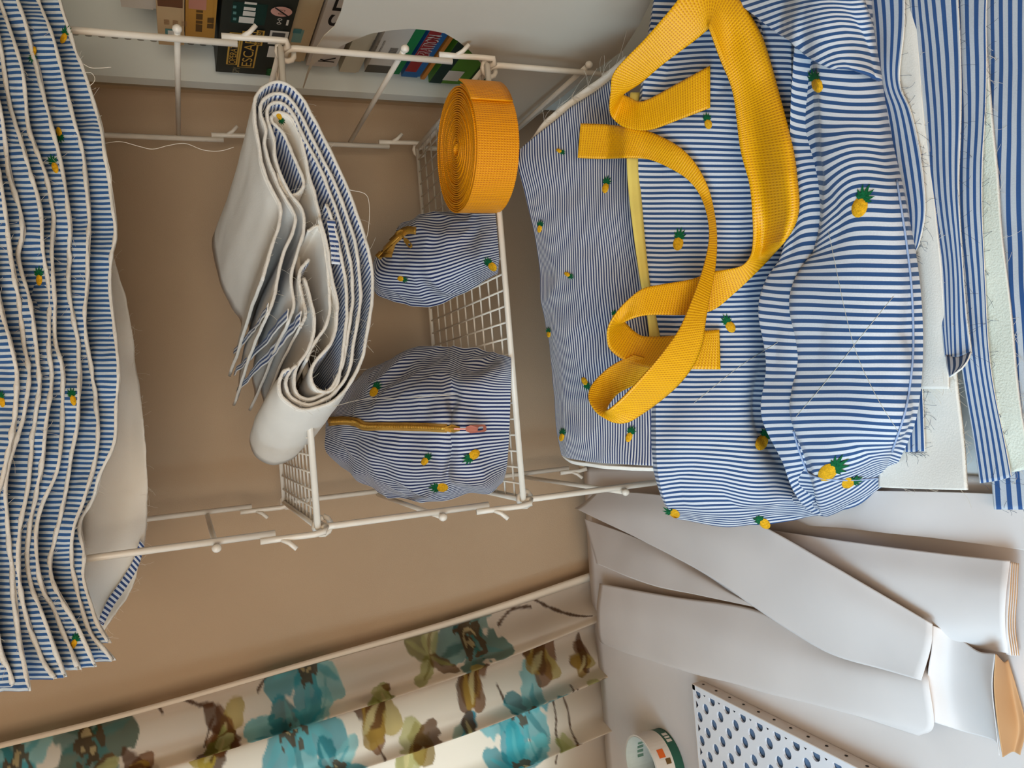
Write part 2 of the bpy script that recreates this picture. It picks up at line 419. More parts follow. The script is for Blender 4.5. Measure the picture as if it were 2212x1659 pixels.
# ------------------------------------------------------------------ embroidered pineapples
def pineapple(bvh, px, py, dx, dy, L, parent, wr=0.62):
    """motif sewn onto a cloth: fruit centre at a photo pixel, crown towards (dx,dy), whole length L pixels"""
    h = hit(bvh, px, py)
    if h[0] is None: return
    c, n = h[0], h[1]
    if n.dot(CAM-c) < 0: n = -n
    n0 = (CAM-c).normalized()
    n = (n*0.6+n0*0.4).normalized()
    def onplane(qx, qy):
        d = (P(qx, qy, Y=1.0)-CAM); tt = (c-CAM).dot(n)/d.dot(n); return CAM+d*tt
    q = math.hypot(dx, dy); dx, dy = dx/q, dy/q
    T = onplane(px+dx*20, py+dy*20)-c; S = onplane(px-dy*20, py+dx*20)-c
    ks = T.length/20; T = T/20; S = S/20
    fl = L*0.30; fwid = fl*wr/0.62*0.72
    v = []; f = []; mi = []
    def put(a, b2, hgt):
        p = c+T*a+S*b2
        d = (p-CAM); r = bvh.ray_cast(CAM, d.normalized())
        if r[0] is not None and (r[0]-p).length < 0.012: p = r[0]
        v.append(p+n*hgt)
    put(0, 0, 0.0022)
    R = 3; K = 14
    for r in range(1, R+1):
        for k in range(K):
            a = 2*math.pi*k/K; rr = r/R
            put(math.cos(a)*fl*rr, math.sin(a)*fwid*rr, (0.0020 if r < R else 0.0003)+(0.0003 if (k+r) % 2 else 0))
    for k in range(K):
        f.append((0, 1+k, 1+(k+1) % K)); mi.append(0)
        for r in range(R-1):
            a = 1+r*K+k; b2 = 1+r*K+(k+1) % K; f.append((a, a+K, b2+K, b2)); mi.append(0)
    for k, (ang, ln) in enumerate(((-75, 0.26), (-48, 0.36), (-22, 0.46), (2, 0.5), (24, 0.45), (50, 0.36), (76, 0.26))):
        a = math.radians(ang); b0 = len(v); w2 = L*0.055; base = fl*0.72
        ex, ey = math.cos(a), math.sin(a); l = L*ln
        put(base-ey*w2, ex*w2, 0.0012); put(base+ey*w2, -ex*w2, 0.0012)
        put(base+ex*l*0.6+ey*w2*0.8, ey*l*0.6-ex*w2*0.8, 0.0016); put(base+ex*l*0.6-ey*w2*0.8, ey*l*0.6+ex*w2*0.8, 0.0016)
        put(base+ex*l, ey*l+0.15*w2, 0.001)
        f += [(b0, b0+1, b0+2, b0+3), (b0+3, b0+2, b0+4)]; mi += [1, 1]
    return mk('pineapple_motif', v, f, [M['fruit'], M['crown']], parent, mi=mi)

def fray(parent, line, n, ln, seed, r=0.00013, m='thread'):
    rg = random.Random(seed); mb = MB()
    for i in range(n):
        j = rg.randrange(1, len(line)-1); p = line[j]
        d = Vector((rg.uniform(-1, 1), rg.uniform(-0.9, -0.1), rg.uniform(-1, 0.4))).normalized(); L = ln*rg.uniform(0.35, 1.3)
        b2 = Vector((rg.uniform(-1, 1), rg.uniform(-.4, .2), rg.uniform(-1, 1)))*L*0.35
        c1 = Vector((rg.uniform(-1, 1), rg.uniform(-.3, .3), rg.uniform(-1, 1)))*L*0.4
        mb.tube([p+d*(L*t_)+b2*(t_*t_)+c1*(t_*t_*t_) for t_ in (0, .25, .5, .75, 1)], r, 3, cap=False)
    o = mb.build('frayed_threads', M[m], parent); o['kind'] = 'stuff'
    return o
# ------------------------------------------------------------------ fabric stack on the top shelf
EDG = [
 [(118,-60),(128,0),(162,105),(182,159),(211,253),(223,314),(243,452),(249,510),(239,560),(238,635),(250,736),(255,804),(251,871),(246,956),(216,1023),(199,1079),(171,1131),(181,1199),(180,1250),(207,1338),(234,1389)],
 [(60,-60),(81,0),(111,74),(135,162),(162,270),(179,338),(192,473),(188,530),(189,601),(182,686),(192,770),(206,854),(211,939),(203,1006),(180,1080),(156,1151),(159,1238),(191,1357),(244,1426)],
 [(12,-60),(51,40),(74,128),(101,236),(132,355),(149,480),(149,550),(149,635),(165,719),(170,787),(169,854),(165,922),(150,1006),(131,1120),(108,1210),(119,1270),(165,1350),(205,1440)],
 [(-25,-60),(10,34),(47,152),(61,270),(84,338),(101,388),(116,473),(111,550),(118,652),(118,736),(132,787),(135,871),(125,1006),(82,1120),(83,1238),(119,1330),(171,1446)],
 [(-45,-60),(0,101),(20,219),(44,304),(64,371),(88,456),(91,534),(105,635),(104,730),(111,821),(98,922),(88,1020),(64,1139),(60,1238),(95,1338),(140,1462)],
 [(-75,-60),(-35,110),(0,236),(20,371),(48,490),(40,560),(64,652),(78,753),(84,838),(71,939),(62,1035),(40,1159),(44,1278),(79,1397),(118,1466)],
 [(-95,-60),(-60,120),(-20,300),(3,405),(20,534),(37,635),(51,736),(61,821),(44,922),(12,1040),(24,1199),(36,1338),(62,1492)],
 [(-120,-60),(-85,120),(-50,300),(-30,450),(-12,580),(2,669),(20,736),(37,821),(30,922),(10,1010),(-14,1120),(-20,1250),(-4,1380),(30,1480)],
]
names_n = ['lowest', 'second lowest', 'third lowest', 'fourth lowest', 'fifth lowest', 'sixth lowest', 'seventh lowest', 'topmost visible']
layers = []
topz = LV[0]+0.011
for k, e in enumerate(EDG):
    ye = 0.872-0.0115*k
    e = np.array(e, float)
    rows = []
    # cut edge, then up the drooping front and back over the tray
    for off, dy, jit in ((0, 0.0, 0), (-18, 0.0025, 1), (-48, 0.012, 1), (-90, 0.034, 1)):
        row = []
        for (x, y) in e:
            row.append(P(x+off, y, Y=ye+dy+(0.005*math.sin(y*0.03+k*1.9)+0.006*math.sin(y*0.013+k*2.9))*(1 if off else 0.7)))
        rows.append(row)
    zz = topz+0.010*k
    zz = [max(q.z+0.002, zz) for q in rows[-1]]
    rows.append([Vector((q.x, 0.955+0.004*k, max(topz+0.010*k+0.004, z*0.5+0.5*(topz+0.012*k)))) for q, z in zip(rows[-1], zz)])
    rows.append([Vector((q.x, 1.04, topz+0.0105*k+0.002)) for q in rows[3]])
    rows.append([Vector((q.x, 1.17, topz+0.0105*k+0.002)) for q in rows[3]])
    G = surf(rows, 40, 260, wob=0.0022, wsc=55, seed=k)
    # ragged cut edge
    for j in range(260):
        G[0, j] += (G[0, j]-G[2, j])*0.12*noise.noise(Vector((j*0.35, k*7.0, 0)))
    o = sheet('cut_fabric_layer', G, 0.0042, [M['st_pile'], M['white'], M['batting']])
    tag(o, '%s striped fabric layer of the wavy stack on the top shelf' % names_n[k], 'fabric', 'fabric layers stacked on the top shelf')
    # thin white backing rolled over at the cut edge
    mb = MB(); mb.tube([Vector(G[0, j])+Vector((0, -0.0008, 0)) for j in range(0, 260, 2)], [0.0019+0.0010*noise.noise(Vector((j*0.2, k*3.0, 5))) for j in range(0, 260, 2)], 6)
    mb.build('cut_edge', M['batting'], o)
    Lc = crom(e, 260); bk = []
    for off, dy in ((7.0, 0.0050), (1.0, 0.0056), (-26.0, 0.0115)):
        bk.append([tuple(P(x+(off*(0.55+0.9*abs(noise.noise(Vector((j*0.045, k*4.0, 2))))) if off > 2 else off), y, Y=ye+dy+(0.005*math.sin(y*0.03+k*1.9)+0.006*math.sin(y*0.013+k*2.9))*0.8)) for j, (x, y) in enumerate(Lc)])
    sheet('white_backing', np.array(bk), 0.0012, [M['white'], M['white'], M['batting']], o)
    fray(o, [Vector(G[0, j]) for j in range(0, 260)], 60, 0.009, 50+k)
    layers.append(o)
bv_layers = bvh_of(layers)
def owner(px, py, objs, bvhs):
    best = None
    for o, b in zip(objs, bvhs):
        h = hit(b, px, py)
        if h[0] is not None and (best is None or h[3] < best[0]): best = (h[3], o, b)
    return best
lay_b = [bvh_of([o]) for o in layers]
for (px, py, dx, dy, L) in ((119, 362, -8, -22, 44), (138, 82, 6, -14, 44), (72, 112, -2, 10, 40), (85, 604, 0, -10, 44), (158, 864, -4, -16, 42), (128, 285, 4, 14, 38), (160, 1390, 4, -10, 40), (5, 868, -2, -10, 40)):
    r = owner(px, py, layers, lay_b)
    if r: pineapple(r[2], px, py, dx, dy, L, r[1], 0.45)

# white sheet that sags from under the stack
lo_e = [(236,520),(252,580),(280,686),(297,804),(306,880),(314,939),(319,1040),(318,1079),(313,1159),(300,1220),(280,1285),(240,1338),(212,1380)]
rows = []
for off, yy in ((0, 1.0), (-35, 0.998), (-80, 0.99), (-130, 0.985)):
    rows.append([P(x+off*(1.0 if y < 1300 else 0.8), y, Y=yy+0.006*math.sin(y*0.018+off)) for x, y in lo_e])
rows.append([Vector((q.x, 1.02, max(q.z, topz-0.008))) for q in rows[-1]])
G = surf(rows, 30, 140, wob=0.003, wsc=30, seed=31)
for j in range(140): G[0, j] += (G[0, j]-G[2, j])*0.2*noise.noise(Vector((j*0.3, 4.0, 0)))
us = sheet('white_undersheet', G, 0.0012, [M['white'], M['white'], M['batting']])
fray(us, [Vector(G[0, j]) for j in range(140)], 90, 0.010, 77)
tag(us, 'thin white cloth sagging below the striped stack on the top shelf', 'fabric')
hem = surf([[P(312, 1178, Y=0.996), P(298, 1225, Y=0.996), P(272, 1270, Y=0.996), P(244, 1310, Y=0.995), P(222, 1352, Y=0.995)], [P(302, 1166, Y=0.994), P(286, 1212, Y=0.994), P(258, 1258, Y=0.994), P(230, 1300, Y=0.993), P(210, 1345, Y=0.993)]], 4, 50, wob=0.001, wsc=80, seed=5)
sheet('striped_hem', hem, 0.0015, [M['st_bundle'], M['white'], M['batting']], us)

# ------------------------------------------------------------------ folded bundle on the middle-high shelf
S1 = [(626,796),(610,807),(603,831),(612,860),(636,878),(665,885),(700,876),(732,857),(758,825),(782,772),(793,719),(805,626),(799,558),(786,508),(761,434),(724,348),(687,274),(657,219),(628,187),(598,177),(571,187),(551,214),(549,249),(556,298),(566,355),(586,409),(604,446),(604,480),(588,530),(578,565),(567,603)]
S2 = [(640,788),(627,800),(618,828),(630,858),(664,874),(700,863),(730,840),(756,790),(767,719),(778,653),(776,587),(766,520),(746,455),(715,380),(674,298),(647,244),(621,209),(593,202),(568,216),(563,240),(574,280),(572,315),(586,362),(610,420),(636,462),(634,496),(612,550),(598,610),(590,650),(576,684)]
S3 = [(657,600),(672,650),(679,706),(665,757),(640,792),(634,822),(642,850),(668,862),(700,850),(722,828),(740,790),(753,720),(762,640),(758,570),(735,480),(700,385),(660,305),(637,256),(619,230),(599,222),(582,231),(578,256),(590,300),(596,345),(622,410),(652,452),(654,500),(638,560),(628,610),(634,660),(622,700)]
S4 = [(694,492),(685,440),(670,385),(650,298),(630,256),(610,243),(592,247),(588,262),(612,288),(634,335),(653,385),(652,409),(628,422),(606,400),(600,372)]
S5 = [(690,470),(706,530),(716,600),(729,666),(719,732),(684,778),(672,807),(680,836),(703,847),(724,835),(737,785),(747,706),(748,626),(738,560),(722,490),(705,440)]
S6 = [(668,560),(648,590),(652,640),(660,680),(648,708)]
S7 = [(664,500),(690,492),(704,560),(712,640),(704,700),(676,745),(660,780)]
EX = Vector((-0.082, 0.245, 0.03))
bundle = []
specs = [(S1, 'outermost white faced cloth wrapping the folded bundle on the second shelf', 0.0034, 0.846, 1.0),
         (S2, 'second cloth inside the folded bundle, ending in frayed striped tips', 0.0030, 0.850, 1.0),
         (S3, 'third cloth inside the folded bundle, curled at both ends', 0.0030, 0.853, 1.0),
         (S4, 'innermost cloth of the right hand fold with a pineapple in its bend', 0.0030, 0.856, 0.85),
         (S5, 'innermost looped cloth of the lower fold of the bundle', 0.0034, 0.852, 0.85),
         (S6, 'short offcut tucked in the middle of the folded bundle', 0.0026, 0.85, 1.0),
         (S7, 'wide pale interfacing strip tucked inside the folded bundle', 0.0030, 0.856, 0.7)]
for k, (S, lab, th, y0, ext) in enumerate(specs):
    fr = [P(x, y, Y=y0) for x, y in S]
    rows = []
    for t in (0, 0.08, 0.35, 0.7, 1.0):
        row = []
        for i, p in enumerate(fr):
            q = i/(len(fr)-1); e = EX*(ext*t)
            if S[i][1] > 780: e = e*0.74
            row.append(p+e+Vector((0, 0, 0.006*math.sin(t*3.0+i*0.5)*t)))
        rows.append(row)
    n = 60+len(S)*7
    G = surf(rows, 16, n, wob=0.0012, wsc=60, seed=40+k)
    for j in range(n): G[0, j] += np.array([0, -0.0012, 0])*noise.noise(Vector((j*0.4, k*5.0, 1)))
    N_ = grid_normals(G); c = G.mean(axis=(0, 1))
    # white on the outside of the fold, striped inside
    sgn = 1.0 if ((G[0, n//2]-G[0].mean(axis=0))*N_[0, n//2]).sum() > 0 else -1.0
    mm = [M['white'], M['st_bundle'], M['batting']]
    if k == 6: mm = [M['white'], M['white'], M['batting']]
    o = sheet('folded_cloth', G, th, mm, flip=sgn)
    tag(o, lab, 'fabric', 'cloths folded together on the second shelf')
    mb = MB(); mb.tube([Vector(G[0, j]) for j in range(0, n, 2)], [0.0019+0.0006*noise.noise(Vector((j*0.25, k*2.0, 9))) for j in range(0, n, 2)], 6)
    mb.build('cut_edge', M['batting'], o)
    fray(o, [Vector(G[0, j]) for j in range(n)], 50, 0.010, 80+k)
    bundle.append(o)
# short tongue of stripes with a cut corner in the right hand part
tg = surf([[P(705, 474, Y=0.851), P(724, 476, Y=0.851)], [P(712, 520, Y=0.851), P(731, 522, Y=0.851)], [P(716, 570, Y=0.852), P(735, 572, Y=0.852)]], 20, 8)
uvt = uv_of(tg)[:, :, ::-1]
sheet('striped_tongue', tg, 0.0014, [M['st_bundle'], M['white'], M['batting']], bundle[2], uv=uvt)
for q, (a, bb) in enumerate((((577, 672), (506, 765)), ((618, 690), (504, 812)), ((648, 700), (512, 846)))):
    g2 = surf([[P(a[0]+k2*3, a[1]-k2*(18+q*6), Y=0.842-q*0.002), P((a[0]+bb[0])/2+6+k2*2, (a[1]+bb[1])/2-k2*(15+q*5), Y=0.935-q*0.002), P(bb[0]+k2*2, bb[1]-k2*10, Y=1.06)] for k2 in (0, 0.5, 1)], 10, 50, wob=0.0025, wsc=50, seed=q)
    sheet('frayed_stripe', g2, 0.0012, [M['st_fray'], M['white'], M['batting']], bundle[1])
pineapple(bvh_of([bundle[3]]), 603, 251, 8, 14, 30, bundle[3], 0.5)

# ------------------------------------------------------------------ roll of webbing on the lower basket
TRZ = LV[2]+0.0085
c = P(985, 324, Z=TRZ+0.050-TZ)
roll = thing('webbing_roll', 'flat coiled roll of amber yellow webbing lying on the wire shelf', 'webbing roll', (c.x, c.y, TRZ))
R = 0.0735; TURN = 26
pts = []; nseg = 44
v = []; f = []; uvs = []; s = 0
tot = TURN*nseg; prev = None
for i in range(tot+1):
    a = 2*math.pi*i/nseg; r = 0.006+(R-0.006)*i/tot
    jz = 0.0016*noise.noise(Vector((i*0.05, 0, 3)))+0.0012*noise.noise(Vector((i/nseg*1.7, 2, 3)))
    a2 = a-0.45
    for rr, z in ((r-0.0009, 0.0), (r+0.0007, 0.0), (r+0.0007, 0.050+jz), (r-0.0009, 0.050+jz)):
        v.append((c.x+math.cos(a2)*rr, c.y+math.sin(a2)*rr, TRZ+z))
    if i: s += r*2*math.pi/nseg
    uvs += [(s, 0), (s, 0.0), (s, 0.05), (s, 0.052)]
    if i:
        b0 = (i-1)*4; b1 = i*4
        for k in range(4): f.append((b0+k, b0+(k+1) % 4, b1+(k+1) % 4, b1+k))
f += [(3, 2, 1, 0), tuple(tot*4+k for k in range(4))]
mk('coil', v, f, M['web2'], roll, uv=uvs, smooth=False)
# loose outer end
aE = 2*math.pi*tot/nseg-0.45
rows = [[], []]
for i in range(10):
    a = aE-0.62+i*0.07; r = R+0.0022+0.0003*i
    for k, z in enumerate((0.001, 0.0515)): rows[k].append(Vector((c.x+math.cos(a)*r, c.y+math.sin(a)*r, TRZ+z)))
G = surf(rows, 6, 30); sheet('loose_end', G, 0.002, M['web2'], roll, uv=uv_of(G)[:, :, ::-1])

# ------------------------------------------------------------------ two zipped pouches
def grid3(rows, floor=None):
    g_ = [[P(x, y, Y=Y) for x, y, Y in r] for r in rows]
    if floor is not None: g_[0] = [P(x, y, Z=floor) for x, y, Y in rows[0]]
    return g_
def zipper(root, line, wpx, name='zip'):
    pass
def ribbon(pairs, n, m):
    """a band through pairs of edge points (ax,ay,bx,by,Y[,Yb])"""
    a = [P(q[0], q[1], Y=q[4]) for q in pairs]; b2 = [P(q[2], q[3], Y=(q[5] if len(q) > 5 else q[4])) for q in pairs]
    A = crom([tuple(x) for x in a], n); B = crom([tuple(x) for x in b2], n)
    return np.stack([A*(1-t)+B*t for t in np.linspace(0, 1, m)], axis=1)

r2 = [[(1104,772,.945),(1104,806,.935),(1103,850,.93),(1101,915,.927),(1098,970,.928),(1094,1015,.932),(1086,1042,.945)],
      [(1052,758,.985),(1046,800,.945),(1042,850,.93),(1040,915,.925),(1036,980,.93),(1042,1035,.94),(1056,1066,.975)],
      [(1000,754,1.01),(998,795,.965),(1000,845,.934),(998,915,.926),(995,985,.932),(992,1038,.948),(1005,1074,1.0)],
      [(976,752,1.03),(974,790,.985),(978,840,.956),(977,915,.944),(973,985,.952),(966,1040,.97),(975,1078,1.012)],
      [(950,753,1.04),(948,791,.995),(950,842,.952),(952,915,.941),(948,985,.948),(945,1042,.97),(950,1080,1.02)],
      [(900,757,1.07),(890,795,1.03),(884,850,.995),(880,915,.985),(878,985,.99),(890,1045,1.01),(905,1084,1.05)],
      [(830,779,1.10),(818,815,1.07),(808,865,1.05),(800,915,1.04),(806,970,1.045),(820,1030,1.06),(838,1073,1.10)],
      [(758,830,1.14),(752,855,1.125),(748,885,1.115),(745,914,1.11),(750,950,1.112),(766,1000,1.12),(786,1044,1.14)],
      [(714,882,1.175),(709,893,1.172),(706,903,1.17),(704,913,1.17),(703,935,1.17),(704,975,1.172),(736,1008,1.175)]]
p2 = thing('boxy_pouch', 'larger striped boxy pouch with a gold zip and copper pull on the wire shelf', 'pouch', tuple(Vector((P(1100, 915, Y=.95).x, 1.03, TRZ))), 'striped zip pouches')
G = surf(grid3(r2, TRZ+0.003-TZ), 100, 90, wob=0.0080, wsc=24, wrk=0.0030, ksc=26, seed=3, fade=True)
G[:, :, 2] = np.maximum(G[:, :, 2], TRZ+0.002)
body2 = pillow('pouch_body', G, (0, 0.055, -0.008), M['st_pouch'], p2)
bv2 = bvh_of([body2])
def on_surface(bv, px, py, off):
    h = hit(bv, px, py)
    if h[0] is None: h = bv.find_nearest(P(px, py, Y=1.05))
    n = h[1] if h[1].dot(CAM-h[0]) > 0 else -h[1]
    return h[0]+n*off, n
def strip_on(bv, line, halfw, off, n, m=3):
    L = crom(np.array(line, float), n); out = []
    for i in range(n):
        d = L[min(i+1, n-1)]-L[max(i-1, 0)]; d /= np.linalg.norm(d); nx, ny = -d[1], d[0]
        row = []
        for t in np.linspace(-1, 1, m):
            p, nn = on_surface(bv, L[i][0]+nx*halfw*t, L[i][1]+ny*halfw*t, off); row.append(p)
        out.append(row)
    return np.array([[tuple(p) for p in r] for r in out])
zl = [(712,911),(745,909),(772,912),(790,920),(830,921),(900,922),(965,925)]
G = strip_on(bv2, zl, 9, 0.0012, 60); sheet('zip_tape', G, 0.001, M['gtape'], p2)
G = strip_on(bv2, zl, 4.0, 0.0022, 60); zt_ = sheet('zip_teeth', G, 0.0014, M['gold'], p2)
LZ = crom(np.array(zl, float), 110)
tm = MB()
for i in range(4, 110):
    a, n_ = on_surface(bv2, LZ[i][0], LZ[i][1]-4, 0.0032); b_, n2_ = on_surface(bv2, LZ[i][0], LZ[i][1]+4, 0.0032)
    tm.tube([a, b_], 0.0006, 5)
o = tm.build('teeth', M['gold'], zt_); o['kind'] = 'stuff'
def slider(bv, px, py, dx, dy, root, L=24, wd=10, pull=None, pm='copper'):
    a, n = on_surface(bv, px, py, 0.003); d = math.hypot(dx, dy); dx, dy = dx/d, dy/d
    def q(s, t, h): 
        p, nn = on_surface(bv, px+dx*s-dy*t, py+dy*s+dx*t, h); return p
    mb = MB(); n1 = n
    prof = [(-L/2, wd*0.35), (-L/4, wd*0.62), (L/6, wd*0.62), (L/2, wd*0.3)]
    top = [q(s, t, 0.0045) for s, w_ in prof for t in (-w_, w_)]; bot = [p-n1*0.004 for p in top]
    vv = top+bot; k = len(top); ff = []
    for i in range(len(prof)-1):
        ff.append((2*i, 2*i+1, 2*i+3, 2*i+2)); ff.append((k+2*i, k+2*i+2, k+2*i+3, k+2*i+1))
        ff.append((2*i, 2*i+2, k+2*i+2, k+2*i)); ff.append((2*i+1, k+2*i+1, k+2*i+3, 2*i+3))
    ff += [(0, k, k+1, 1), (k-2, k-1, 2*k-1, 2*k-2)]
    mb.add(vv, ff); mb.tube([q(-L*0.3, 0, 0.005), q(-L*0.1, 0, 0.0075), q(L*0.2, 0, 0.0075), q(L*0.4, 0, 0.005)], 0.0011, 6)
    mb.build('zip_slider', M['gold'], root, smooth=False)
    if pull:
        e = pull; a0 = q(L*0.35, 0, 0.006)
        mb = MB(); ring = []
        pd = math.hypot(e[0]-px, e[1]-py); ux, uy = (e[0]-px)/pd, (e[1]-py)/pd
        def q2(s, t, h): return on_surface(bv, px+ux*s-uy*t, py+uy*s+ux*t, h)[0]
        mb.tube([q2(L*0.4, 0, 0.006), q2(pd*0.42, 0, 0.005)], 0.0011, 6)
        w1 = wd*0.62
        lo = pd*0.42; hi = pd*1.0
        op = [(lo, w1*0.5), (lo+(hi-lo)*0.2, w1), (hi-(hi-lo)*0.15, w1), (hi, w1*0.6), (hi, -w1*0.6), (hi-(hi-lo)*0.15, -w1), (lo+(hi-lo)*0.2, -w1), (lo, -w1*0.5)]
        ip = [(lo+(hi-lo)*0.55, w1*0.3), (lo+(hi-lo)*0.6, w1*0.5), (hi-(hi-lo)*0.2, w1*0.5), (hi-(hi-lo)*0.14, w1*0.3), (hi-(hi-lo)*0.14, -w1*0.3), (hi-(hi-lo)*0.2, -w1*0.5), (lo+(hi-lo)*0.6, -w1*0.5), (lo+(hi-lo)*0.55, -w1*0.3)]
        vv = [q2(s, t, 0.0055) for s, t in op]+[q2(s, t, 0.0055) for s, t in ip]; vv += [p-n1*0.0016 for p in vv]
        ff = []
        for i in range(8):
            j = (i+1) % 8; ff.append((i, j, 8+j, 8+i)); ff.append((16+i, 16+8+i, 16+8+j, 16+j)); ff.append((i, 16+i, 16+j, j)); ff.append((8+i, 8+j, 24+j, 24+i))
        mb.add(vv, ff)
        mb.build('pull_tab', M[pm], root, smooth=False)
slider(bv2, 976, 925, 1, 0.02, p2, 28, 12, (1042, 926))
for a in ((808,846,10,-16,40),(918,996,8,-10,34),(1024,982,-14,10,46),(955,1053,-18,0,44)): pineapple(bv2, *a, p2, 0.62)

r1 = [[(1069,448,.965),(1072,480,.955),(1075,515,.948),(1078,555,.948),(1076,590,.96)],
      [(1005,450,1.0),(1010,485,.978),(1012,525,.968),(1012,575,.972),(1003,633,1.01)],
      [(938,461,1.04),(942,495,1.012),(942,540,1.0),(936,600,1.01),(940,660,1.05)],
      [(890,470,1.065),(892,495,1.045),(884,540,1.035),(872,600,1.045),(874,657,1.085)],
      [(868,482,1.085),(858,505,1.075),(842,540,1.07),(822,592,1.08),(818,640,1.11)],
      [(866,496,1.10),(852,512,1.10),(832,536,1.10),(808,562,1.10),(803,605,1.12)]]
p1 = thing('triangular_pouch', 'smaller striped pouch with a gold zip beside the yellow webbing roll', 'pouch', (P(1070, 520, Y=1.0).x, 1.03, TRZ), 'striped zip pouches')
G = surf(grid3(r1, TRZ+0.003-TZ), 80, 70, wob=0.006, wsc=28, wrk=0.0022, ksc=30, seed=8, fade=True)
G[:, :, 2] = np.maximum(G[:, :, 2], TRZ+0.002)
body1 = pillow('pouch_body', G, (0, 0.06, -0.004), M['st_pouch'], p1)
bv1 = bvh_of([body1])
zl1 = [(900,499),(884,498),(872,503),(862,512),(846,527),(830,542),(816,557)]
G = strip_on(bv1, zl1, 8, 0.0014, 40); sheet('zip_tape', G, 0.001, M['gtape'], p1)
G = strip_on(bv1, zl1, 3.5, 0.0024, 40); sheet('zip_teeth', G, 0.0014, M['gold'], p1)
slider(bv1, 868, 507, 10, -6, p1, 20, 9, (893, 538), 'gold')
for a in ((1064,576,-12,-14,38),(866,602,16,3,26)): pineapple(bv1, *a, p1, 0.62)

# ------------------------------------------------------------------ the striped tote bag
bag = thing('tote_bag', 'large unfinished striped tote bag with yellow webbing handles lying on the table', 'bag', (P(1700, 600, Y=.62).x, 0.66, TZ))
bpx = [[(1432,-120),(1402,80),(1384,250),(1380,420),(1402,600),(1420,760),(1417,900),(1420,1010),(1438,1085),(1464,1122)],
      [(1520,-120),(1490,80),(1482,250),(1484,420),(1492,600),(1502,760),(1502,900),(1510,1010),(1520,1090),(1540,1132)],
      [(1610,-120),(1600,80),(1600,250),(1605,420),(1610,600),(1615,760),(1615,900),(1625,1020),(1635,1100),(1642,1142)],
      [(1700,-120),(1700,80),(1712,250),(1728,420),(1690,600),(1685,760),(1682,900),(1700,1020),(1716,1092),(1722,1133)],
      [(1770,-120),(1766,80),(1768,250),(1776,470),(1734,600),(1726,760),(1720,900),(1756,1022),(1776,1080),(1788,1112)],
      [(1830,-120),(1830,80),(1836,250),(1842,420),(1832,600),(1832,760),(1828,900),(1832,1010),(1842,1056),(1852,1087)],
      [(1872,-120),(1880,80),(1900,250),(1926,420),(1938,600),(1942,760),(1932,900),(1910,990),(1905,1026),(1902,1052)],
      [(1884,-120),(1896,80),(1920,250),(1956,420),(1986,600),(1994,760),(1980,900),(1945,990),(1930,1016),(1922,1036)]]
bz = [[.13,.14,.15,.155,.155,.155,.163,.167,.15,.115], [.11,.115,.12,.122,.125,.128,.136,.137,.126,.09], [.095,.095,.095,.095,.092,.09,.09,.088,.078,.05],
      [.086,.085,.08,.072,.048,.036,.034,.040,.045,.028], [.10,.10,.10,.10,.104,.106,.106,.09,.055,.02], [.085,.085,.09,.095,.10,.104,.10,.082,.046,.014],
      [.065,.065,.07,.075,.08,.082,.08,.065,.036,.01], [.04,.04,.045,.045,.05,.05,.045,.035,.015,.006]]
def zrow(k, dpx=0, dz=0.0): return [P(x+dpx, y, Z=z+dz) for (x, y), z in zip(bpx[k], bz[k])]
up_rows = [zrow(0), zrow(1), zrow(2), zrow(3), [P(x+28, y, Z=max(z-0.02, 0.01)) for (x, y), z in zip(bpx[3], bz[3])]]
up_rows[4][8] = P(1776, 1080, Z=.045); up_rows[4][9] = P(1790, 1108, Z=.016)
G = surf(up_rows, 110, 190, wob=0.0100, wsc=13, wrk=0.0042, ksc=15, seed=12, fade=True)
front = pillow('bag_body', G, (0.0, 0.075, 0.0), M['st_bag'], bag)
lo_rows = [zrow(4, -10, -0.012), zrow(4), zrow(5), zrow(6), zrow(7)]
G = surf(lo_rows, 90, 190, wob=0.0075, wsc=14, wrk=0.0032, ksc=17, seed=14, fade=True)
base_ = pillow('bag_base', G, (0.0, 0.06, 0.0), M['st_base'], bag)
bvb = bvh_of([front, base_])
def lift(G, bv, gap, blur=2):
    """keep a band that lies on the bag clear of the cloth under it"""
    n0, n1 = G.shape[:2]; mv = np.zeros((n0, n1)); C0 = np.array(CAM)
    for i in range(n0):
        for j in range(n1):
            d = Vector(G[i, j])-CAM; L = d.length; d.normalize(); h = bv.ray_cast(CAM, d)
            if h[0] is not None and h[3] < L+gap: mv[i, j] = L-(h[3]-gap)
    def filt(A, fn, r):
        p = np.pad(A, r, mode='edge'); return fn(np.stack([p[a_:a_+n0, b_:b_+n1] for a_ in range(2*r+1) for b_ in range(2*r+1)]), axis=0)
    mv = filt(filt(mv, np.max, blur), np.mean, blur)
    D = G-C0; Ln = np.linalg.norm(D, axis=2, keepdims=True)
    return C0+D*(1-mv[:, :, None]/Ln)
# stitched bottom flap hanging over at the right hand end
rf = [[(1560,-90,.655),(1582,-10,.648),(1640,40,.64),(1700,82,.632),(1752,126,.622),(1800,150,.606)],
      [(1640,-90,.62),(1660,-30,.615),(1700,20,.61),(1750,62,.603),(1796,105,.594),(1836,150,.582)],
      [(1730,-90,.585),(1745,-40,.580),(1775,5,.576),(1812,50,.570),(1842,100,.565),(1872,160,.558)],
      [(1800,-90,.57),(1816,-40,.566),(1838,5,.562),(1858,55,.558),(1876,105,.556),(1893,170,.552)],
      [(1838,-90,.59),(1852,-40,.586),(1866,5,.582),(1880,55,.578),(1890,105,.574),(1903,175,.568)]]
G = lift(surf(grid3(rf), 60, 60, wob=0.002, wsc=20, seed=2), bvb, 0.012)
flap = sheet('end_flap', G, 0.003, [M['st_base'], M['white'], M['st_base']], bag)
